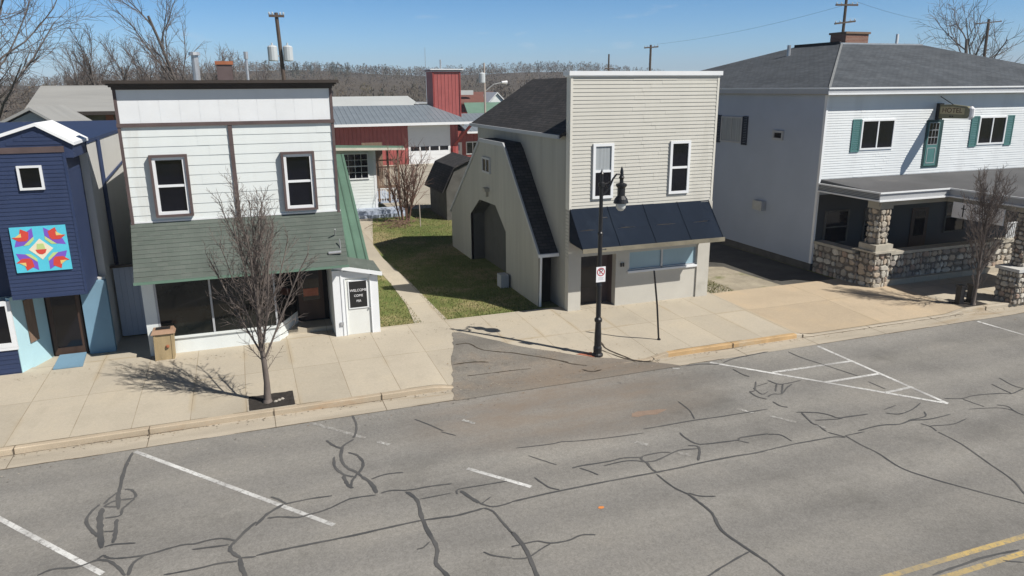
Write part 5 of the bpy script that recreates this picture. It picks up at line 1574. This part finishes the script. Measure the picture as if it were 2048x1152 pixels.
tb = thing('trash_bin', 'tan boarded litter bin with rusty orange lid in front of the white shop', 'bin', (-2.9, 24.42, .24))
mb = MB()
zb = .2
mb.hexa([(-3.16, 24.16, zb), (-2.6, 24.16, zb), (-2.6, 24.58, zb), (-3.16, 24.58, zb), (-3.14, 24.18, 1.08), (-2.56, 24.18, 1.08), (-2.56, 24.58, 1.08), (-3.14, 24.58, 1.08)])
mb.build('body', M['tan_box'], tb)
mb = MB()
for x in (-3.16, -2.66): mb.hexa([(x, 24.14, zb), (x+.06, 24.14, zb), (x+.06, 24.158, zb), (x, 24.158, zb), (x+.03, 24.16, 1.07), (x+.09, 24.16, 1.07), (x+.09, 24.178, 1.07), (x+.03, 24.178, 1.07)])
mb.build('corner_batten', M['tan_box'], tb)
mb = MB(); mb.hexa([(-3.2, 24.12, 1.08), (-2.5, 24.12, 1.08), (-2.5, 24.62, 1.08), (-3.2, 24.62, 1.08), (-3.14, 24.18, 1.2), (-2.56, 24.18, 1.2), (-2.56, 24.58, 1.2), (-3.14, 24.58, 1.2)])
mb.build('lid', M['orange_top'], tb)
mb = MB(); mb.box(-3.06, -2.64, 24.26, 24.52, 1.195, 1.215); mb.build('opening', M['black_matt'], tb)
mb = MB(); mb.lathe(-2.76, 24.14, [(.0, .62), (.05, .64), (.05, .7), (.0, .72)], 8); mb.build('latch', M['rust'], tb)

# ------------------------------------------------------------------ buildings behind
rh = thing('rear_cottage', 'small white cottage with green roof edge, paned window and brown porch behind the shop', 'house', (7.2, 50, .2))
f = front(50)
mb = MB(); mb.prism([(4.6, 50, .1), (4.6, 57, .1), (4.6, 57, 3.95), (4.6, 50, 4.7)], (3.85, 0, 0)); mb.build('wall', M['white'], rh)
mb = MB(); siding(mb, f, 4.6, 8.36, .9, 4.7, .2, .015); mb.build('clapboard', M['white'], rh)
mb = MB(); f.box(mb, 8.3, 8.47, -.05, .03, .2, 4.7); mb.build('corner_board', M['white_trim'], rh)
mb = MB(); mb.hexa([(4.2, 48.9, 4.78), (10.2, 48.9, 4.62), (10.2, 57.5, 3.95), (4.2, 57.5, 4.15), (4.2, 48.9, 5.05), (10.2, 48.9, 4.80), (10.2, 57.5, 4.22), (4.2, 57.5, 4.47)]); mb.build('roof', M['green_paint'], rh)
mb = MB(); mb.hexa([(4.2, 48.8, 4.68), (10.25, 48.8, 4.53), (10.25, 48.898, 4.53), (4.2, 48.898, 4.68), (4.2, 48.8, 4.86), (10.25, 48.8, 4.66), (10.25, 48.898, 4.66), (4.2, 48.898, 4.86)]); mb.build('fascia', mat('cream_fascia', (.6, .56, .48), .7), rh)
window(rh, f, 6.15, 7.98, 2.6, 4.35, M['white_trim'], M['glass'], None, fw=.08, depth=.08, panes=(4, 2))
mb = MB(); mb.box(8.47, 10.05, 50, 56, .9, 1.0); mb.box(5.6, 10.05, 48.6, 50, .1, .62); mb.box(5.8, 10, 48.2, 48.6, .1, .4); mb.build('deck', M['hotel_side'], rh)
mb = MB()
for x in (8.6, 9.3, 10.0):
    mb.box(x-.06, x+.06, 50.0, 50.12, .9, 4.6)
for z in (1.1, 1.9, 2.0, 3.3, 3.75): mb.box(8.5, 10.05, 50.12, 50.17, z, z+.08)
mb.build('porch_frame', M['wood'], rh)
mb = MB()
for k in range(13): mb.box(8.55+k*.12, 8.60+k*.12, 50.18, 50.21, 1.95, 3.3)
mb.build('lattice', M['stone3'], rh)
mb = MB(); mb.box(8.5, 10.05, 50.0, 50.08, 1.84, 1.9)
for k in range(9): mb.box(8.55+k*.17, 8.59+k*.17, 50.02, 50.06, .9, 1.84)
mb.build('railing', M['white_trim'], rh)
mb = MB(); mb.box(8.47, 10.0, 55.8, 55.9, .9, 4.6); mb.build('porch_back', M['wood'], rh)

fs_ = thing('fire_station', 'dark red metal sided fire station with large white garage door and ribbed roof', 'fire station', (17, 83, .2))
f = front(83)
mb = MB(); mb.box(8, 23.7, 83, 96, .1, 4.95); mb.box(23.7, 32, 86, 96, .1, 3.55); mb.build('wall', M['red_metal'], fs_)
mb = MB()
mb.hexa([(7.5, 81.4, 4.72), (25.2, 81.4, 4.72), (21.6, 88.4, 6.5), (7.5, 88.4, 6.5), (7.5, 81.4, 4.84), (25.2, 81.4, 4.84), (21.6, 88.4, 6.62), (7.5, 88.4, 6.62)])
mb.hexa([(25.2, 81.4, 4.72), (25.2, 96, 4.72), (21.6, 96, 6.5), (21.6, 88.4, 6.5), (25.2, 81.4, 4.84), (25.2, 96, 4.84), (21.6, 96, 6.62), (21.6, 88.4, 6.62)])
mb.hexa([(25.2, 84.3, 3.42), (33, 84.3, 3.42), (33, 92, 5.3), (25.2, 92, 5.3), (25.2, 84.3, 3.54), (33, 84.3, 3.54), (33, 92, 5.42), (25.2, 92, 5.42)])
mb.build('roof', M['grey_metal'], fs_)
mb = MB(); mb.box(7.5, 25.3, 81.28, 81.39, 4.58, 4.86); mb.box(25.2, 33, 84.2, 84.29, 3.36, 3.58); mb.build('gutter', M['white_trim'], fs_)
mb = MB(); f.box(mb, 18.0, 22.6, -.02, .02, .15, 4.6)
for k in range(9): f.box(mb, 18.02, 22.58, .018, .04, .17+k*.5, .17+k*.5+.47)
d = mb.build('garage_door', M['white_trim'], fs_)
mb = MB()
for k in range(4): f.box(mb, 18.12+k*1.13, 19.1+k*1.13, .038, .05, 1.68, 2.14)
mb.build('pane', M['glass'], d)
mb = MB(); ring(mb, f, 17.85, 22.75, .0, 4.75, .15, -.02, .06); mb.build('door_frame', M['white_trim'], fs_)
mb = MB(); mb.hexa([(22.9, 82.9, 2.0), (23.3, 82.9, 2.0), (23.3, 83.0, 2.0), (22.9, 83.0, 2.0), (24.6, 81, 4.6), (25.0, 81, 4.6), (25.0, 81.1, 4.6), (24.6, 81.1, 4.6)]); mb.box(22.95, 23.3, 82.7, 82.98, .1, 2.1); mb.build('brace', M['red_flat'], fs_)
mb = MB(); front(86).box(mb, 23.85, 25.0, -.02, .05, .15, 2.25); d = mb.build('side_door', M['white_trim'], fs_)
mb = MB(); front(86).box(mb, 24.15, 24.7, .049, .06, 1.3, 2.0); mb.build('pane', M['ltblue2'], d)
window(fs_, front(86), 25.5, 27.2, .8, 2.3, M['white_trim'], M['glass'], None, fw=.12, kind='slide', depth=.1, base=.05)
mb = MB(); mb.lathe(24.2, 82.6, [(.1, 4.35), (.16, 4.45), (.05, 4.6)], 8); mb.build('yard_light', M['sign_white'], fs_)
tw = thing('hose_tower', 'square dark red hose tower with white cap rising behind the fire station roof', 'tower', (24.4, 91.5, .2))
mb = MB(); mb.box(22.75, 26.2, 90.2, 93.4, .1, 10.5); mb.build('wall', M['red_metal'], tw)
mb = MB(); mb.box(22.55, 26.45, 90.0, 93.6, 10.5, 10.56); mb.box(22.4, 26.6, 89.85, 93.75, 10.68, 10.8); mb.build('cap', M['white_trim'], tw)
mb = MB(); mb.box(22.6, 26.4, 90.05, 93.55, 10.562, 10.678); mb.build('band', M['brown'], tw)
mb = MB()
for x in (22.72, 26.1): mb.box(x, x+.15, 90.1, 90.2, .1, 10.5)
mb.build('corner_trim', M['red_flat'], tw)
mb = MB(); mb.tube([(24.0, 91, 10.8), (24.0, 91, 11.9)], .1, 8); mb.build('vent_pipe', M['metal'], tw)
wb = thing('pale_shed', 'long low building with a pale grey roof behind the fire station', 'shed', (18, 112, .2))
mb = MB(); mb.box(5, 25.5, 110.5, 125, .1, 5.9); mb.build('wall', M['hotel_side'], wb)
mb = MB(); mb.hexa([(4.5, 110, 5.85), (26, 110, 5.85), (25.4, 117, 7.3), (4.5, 117, 7.3), (4.5, 110, 6), (26, 110, 6), (25.4, 117, 7.45), (4.5, 117, 7.45)]); mb.build('roof', M['pale_roof'], wb)
mb = MB(); mb.box(25.6, 27.8, 112, 118, .1, 6.3); mb.box(25.5, 28, 111.8, 118, 6.3, 6.5); mb.build('annex', M['hotel_trim'], wb)
h2 = thing('red_roof_house', 'distant house with a rusty red roof and white gable right of the hose tower', 'house', (42, 132, .2))
mb = MB(); mb.box(37, 48, 130, 140, .1, 6); mb.build('wall', M['red_flat'], h2)
mb = MB(); mb.hexa([(36.5, 129, 5.8), (46, 129, 5.8), (46, 136, 7.7), (36.5, 136, 7.7), (36.5, 129, 6), (46, 129, 6), (46, 136, 7.9), (36.5, 136, 7.9)]); mb.build('roof', mat('rust_roof', (.16, .07, .055), .9, .15, .5), h2)
mb = MB(); mb.prism([(42.3, 127.6, 5.9), (45.4, 127.6, 5.9), (43.85, 127.6, 7.5)], (0, 6, 0)); mb.build('gable', M['white'], h2)
mb = MB()
for (xa, za), (xb, zb_) in (((42.0, 5.8), (43.85, 7.65)), ((43.85, 7.65), (45.7, 5.8))):
    mb.hexa([(xa, 127.3, za), (xb, 127.3, zb_), (xb, 134, zb_), (xa, 134, za), (xa, 127.3, za+.2), (xb, 127.3, zb_+.2), (xb, 134, zb_+.2), (xa, 134, za+.2)])
mb.build('gable_roof', M['white_trim'], h2)
mb = MB(); mb.box(37.5, 40.5, 131, 132, 7.4, 8.2); mb.build('chimney', M['pale_roof'], h2)
h3 = thing('green_roof_barn', 'low barn with a wide green roof in front of the red roofed house', 'barn', (43, 122, .2))
mb = MB(); mb.box(37.2, 47, 122, 126, .1, 3.6); mb.build('wall', M['hotel_side'], h3)
mb = MB(); mb.hexa([(36.6, 121, 3.6), (47.4, 121, 3.6), (47.4, 126, 6), (37.2, 126, 6), (36.6, 121, 3.75), (47.4, 121, 3.75), (47.4, 126, 6.15), (37.2, 126, 6.15)]); mb.build('roof', M['green_paint'], h3)

gs = thing('garden_shed', 'small dark shed with a barn-style grey roof left of the steep annex', 'shed', (13, 47, .2))
mb = MB()
sy0, sy1 = 45.6, 50
gp = [(12.15, .15), (12.15, 2.15), (12.75, 3.45), (13.9, 3.95), (15.05, 3.45), (15.65, 2.15), (15.65, .15)]
mb.prism([(x, sy0, z) for x, z in gp], (0, sy1-sy0, 0)); mb.build('wall', M['footing'], gs)
mb = MB()
rp = [(11.82, 1.95), (12.62, 3.52), (13.9, 4.07), (15.18, 3.52), (15.98, 1.95)]
for (xa, za), (xb, zb_) in zip(rp, rp[1:]):
    mb.hexa([(xa, sy0-.25, za), (xb, sy0-.25, zb_), (xb, sy1+.2, zb_), (xa, sy1+.2, za), (xa, sy0-.25, za+.09), (xb, sy0-.25, zb_+.09), (xb, sy1+.2, zb_+.09), (xa, sy1+.2, za+.09)])
mb.build('roof', M['black_shingle'], gs)
mb = MB(); mb.box(13.1, 14.7, sy0-.05, sy0-.002, .2, 2.2); mb.build('door', M['hotel_trim'], gs)

ob = thing('weathered_building', 'long building with a weathered grey roof beyond the navy shop', 'building', (-11, 61, .2))
mb = MB(); mb.box(-13.3, 2, 61, 70, .1, 6.9); mb.build('wall', M['olive_wall'], ob)
mb = MB(); mb.hexa([(-13.8, 59.9, 6.95), (2.5, 59.9, 6.95), (2.5, 65.5, 8.75), (-13.6, 65.5, 8.75), (-13.8, 59.9, 7.1), (2.5, 59.9, 7.1), (2.5, 65.5, 8.9), (-13.6, 65.5, 8.9)]); mb.build('roof', M['old_roof'], ob)
mb = MB(); mb.box(-13.8, 2.5, 59.8, 59.898, 6.85, 7.1); mb.build('eaves', M['dkbrown'], ob)
mb = MB()
for x in (-12.3, -10.3): mb.box(x, x+.9, 60.95, 60.995, 4.9, 6.2)
mb.build('window', M['glass'], ob)
mb = MB(); mb.box(-8.9, -8.4, 60.9, 60.99, 5.5, 6.8); mb.box(-9.0, -7.6, 60.5, 60.9, 4.6, 5.3); mb.build('rusty_box', M['rust'], ob)
lh = thing('gable_house', 'grey gabled roof just behind the navy gable', 'house', (-12, 48, .2))
mb = MB(); mb.prism([(-13.5, 47, .1), (-7.8, 47, .1), (-7.8, 47, 5.6), (-10.4, 47, 7.4), (-13.5, 47, 5.9)], (0, 8, 0)); mb.build('wall', M['stucco'], lh)
mb = MB()
for (xa, za), (xb, zb_) in (((-13.9, 5.75), (-10.4, 7.5)), ((-10.4, 7.5), (-7.4, 5.4))):
    mb.hexa([(xa, 46.6, za), (xb, 46.6, zb_), (xb, 55.5, zb_), (xa, 55.5, za), (xa, 46.6, za+.15), (xb, 46.6, zb_+.15), (xb, 55.5, zb_+.15), (xa, 55.5, za+.15)])
mb.build('roof', M['old_roof'], lh)

# ------------------------------------------------------------------ utility poles and wires
GP = 'wooden utility poles'
def upole(name, label, x, y, top, bot, arms=(), r=.16, m_='pole', dx=0., tanks=(), lamp=None, cat='utility pole'):
    t = thing(name, label, cat, (x, y, bot), GP)
    mb = MB(); mb.tube([(x+dx*.9, y, bot), (x, y, top)], [r, r*.72], 8); mb.build('post', M[m_], t)
    for z, w_, slope in arms:
        mb = MB(); mb.hexa([(x-w_, y-.2, z-slope), (x+w_, y-.2, z+slope), (x+w_, y-.08, z+slope), (x-w_, y-.08, z-slope), (x-w_, y-.2, z-slope+.16), (x+w_, y-.2, z+slope+.16), (x+w_, y-.08, z+slope+.16), (x-w_, y-.08, z-slope+.16)])
        a = mb.build('crossarm', M[m_], t)
        mb = MB()
        for k in (-.92, -.5, .5, .92): mb.lathe(x+w_*k, y-.14, [(.05, z+slope*k+.16), (.07, z+slope*k+.25), (.02, z+slope*k+.34)], 6)
        mb.build('insulator', M['tank'], a)
    for ox_, z in tanks:
        mb = MB(); mb.lathe(x+ox_, y-.2, [(.30, z), (.33, z+.06), (.33, z+.92), (.26, z+1.0), (.06, z+1.05), (.05, z+1.2)], 12); a = mb.build('transformer', M['tank'], t)
        mb = MB(); mb.box(min(x, x+ox_), max(x, x+ox_), y-.08, y+.02, z+.3, z+.4); mb.build('bracket', M['metal'], a)
    if lamp:
        mb = MB(); mb.tube([(x, y, lamp[1]), (x+lamp[0]*.5, y, lamp[1]+.75), (x+lamp[0], y, lamp[1]+.95)], .05, 6); a = mb.build('lamp_arm', M['metal'], t)
        mb = MB(); mb.tube([(x+lamp[0]-.1, y, lamp[1]+.95), (x+lamp[0]+.5, y, lamp[1]+.95)], [.12, .2], 8); mb.build('lamp_head', M['sign_white'], a)
    return t
upole('utility_pole', 'leaning pole with two grey transformers behind the white shop', 3.15, 55, 13.5, .2, ((13.2, .5, 0),), .17, 'pole', .5, ((-.46, 10.35), (.55, 10.35)))
upole('utility_pole', 'slim pale pole with a street light arm right of the hose tower', 24.4, 75, 11.0, .2, (), .13, 'pole_pale', .1, ((-.3, 9.0),), (2.0, 8.1))
upole('utility_pole', 'short dark pole end above the left part of the beige false front', 62, 120, 14.1, .2, ((11.6, .8, 0),), .2)
upole('utility_pole', 'pole with a single crossarm above the middle of the beige false front', 52.7, 90, 13.9, .2, ((13.5, 1.05, .08),), .2)
upole('utility_pole', 'tall pole with two crossarms behind the hotel chimney', 56.55, 60, 16.8, .2, ((15.9, 1.35, .03), (14.3, 1.25, .14)), .18)
upole('utility_pole', 'leaning pole with one crossarm behind the right slope of the hotel roof', 113.9, 90, 18.5, .2, ((17.9, 2.7, .25),), .28, 'pole', .8)
an = MB(); an.tube([(48.6, 200, 0), (48.6, 200, 19.2)], [.12, .05], 5)
tag(an.build('radio_mast', M['metal']), 'thin distant radio mast left of the hose tower', 'mast')
def wire(a, b, sag, label, r=.012):
    mb = MB(); a, b = Vector(a), Vector(b)
    mb.tube([a.lerp(b, k/16)-Vector((0, 0, sag*4*(k/16)*(1-k/16))) for k in range(17)], r, 4)
    tag(mb.build('power_line', M['black']), label, 'wire', 'power lines')
wire((53.6, 89.9, 14), (57.7, 60, 16.3), .5, 'faint wire from the single crossarm pole up to the two crossarm pole')
wire((57.8, 59.9, 16.3), (116, 90, 18.5), 1.2, 'faint wire from the two crossarm pole towards the leaning right pole')

# ------------------------------------------------------------------ air
mb = MB(); mb.box(-900, 1700, -70, 1250, -40, 60)
hz = mb.build('haze')
hm = bpy.data.materials.new('haze'); hm.use_nodes = True
ht = hm.node_tree; ht.nodes.remove(ht.nodes['Principled BSDF'])
hv = ht.nodes.new('ShaderNodeVolumePrincipled')
hv.inputs['Color'].default_value = (.82, .88, 1, 1); hv.inputs['Density'].default_value = .00036
ht.links.new(hv.outputs[0], ht.nodes['Material Output'].inputs['Volume'])
hz.data.materials.clear(); hz.data.materials.append(hm)
hz['kind'] = 'stuff'
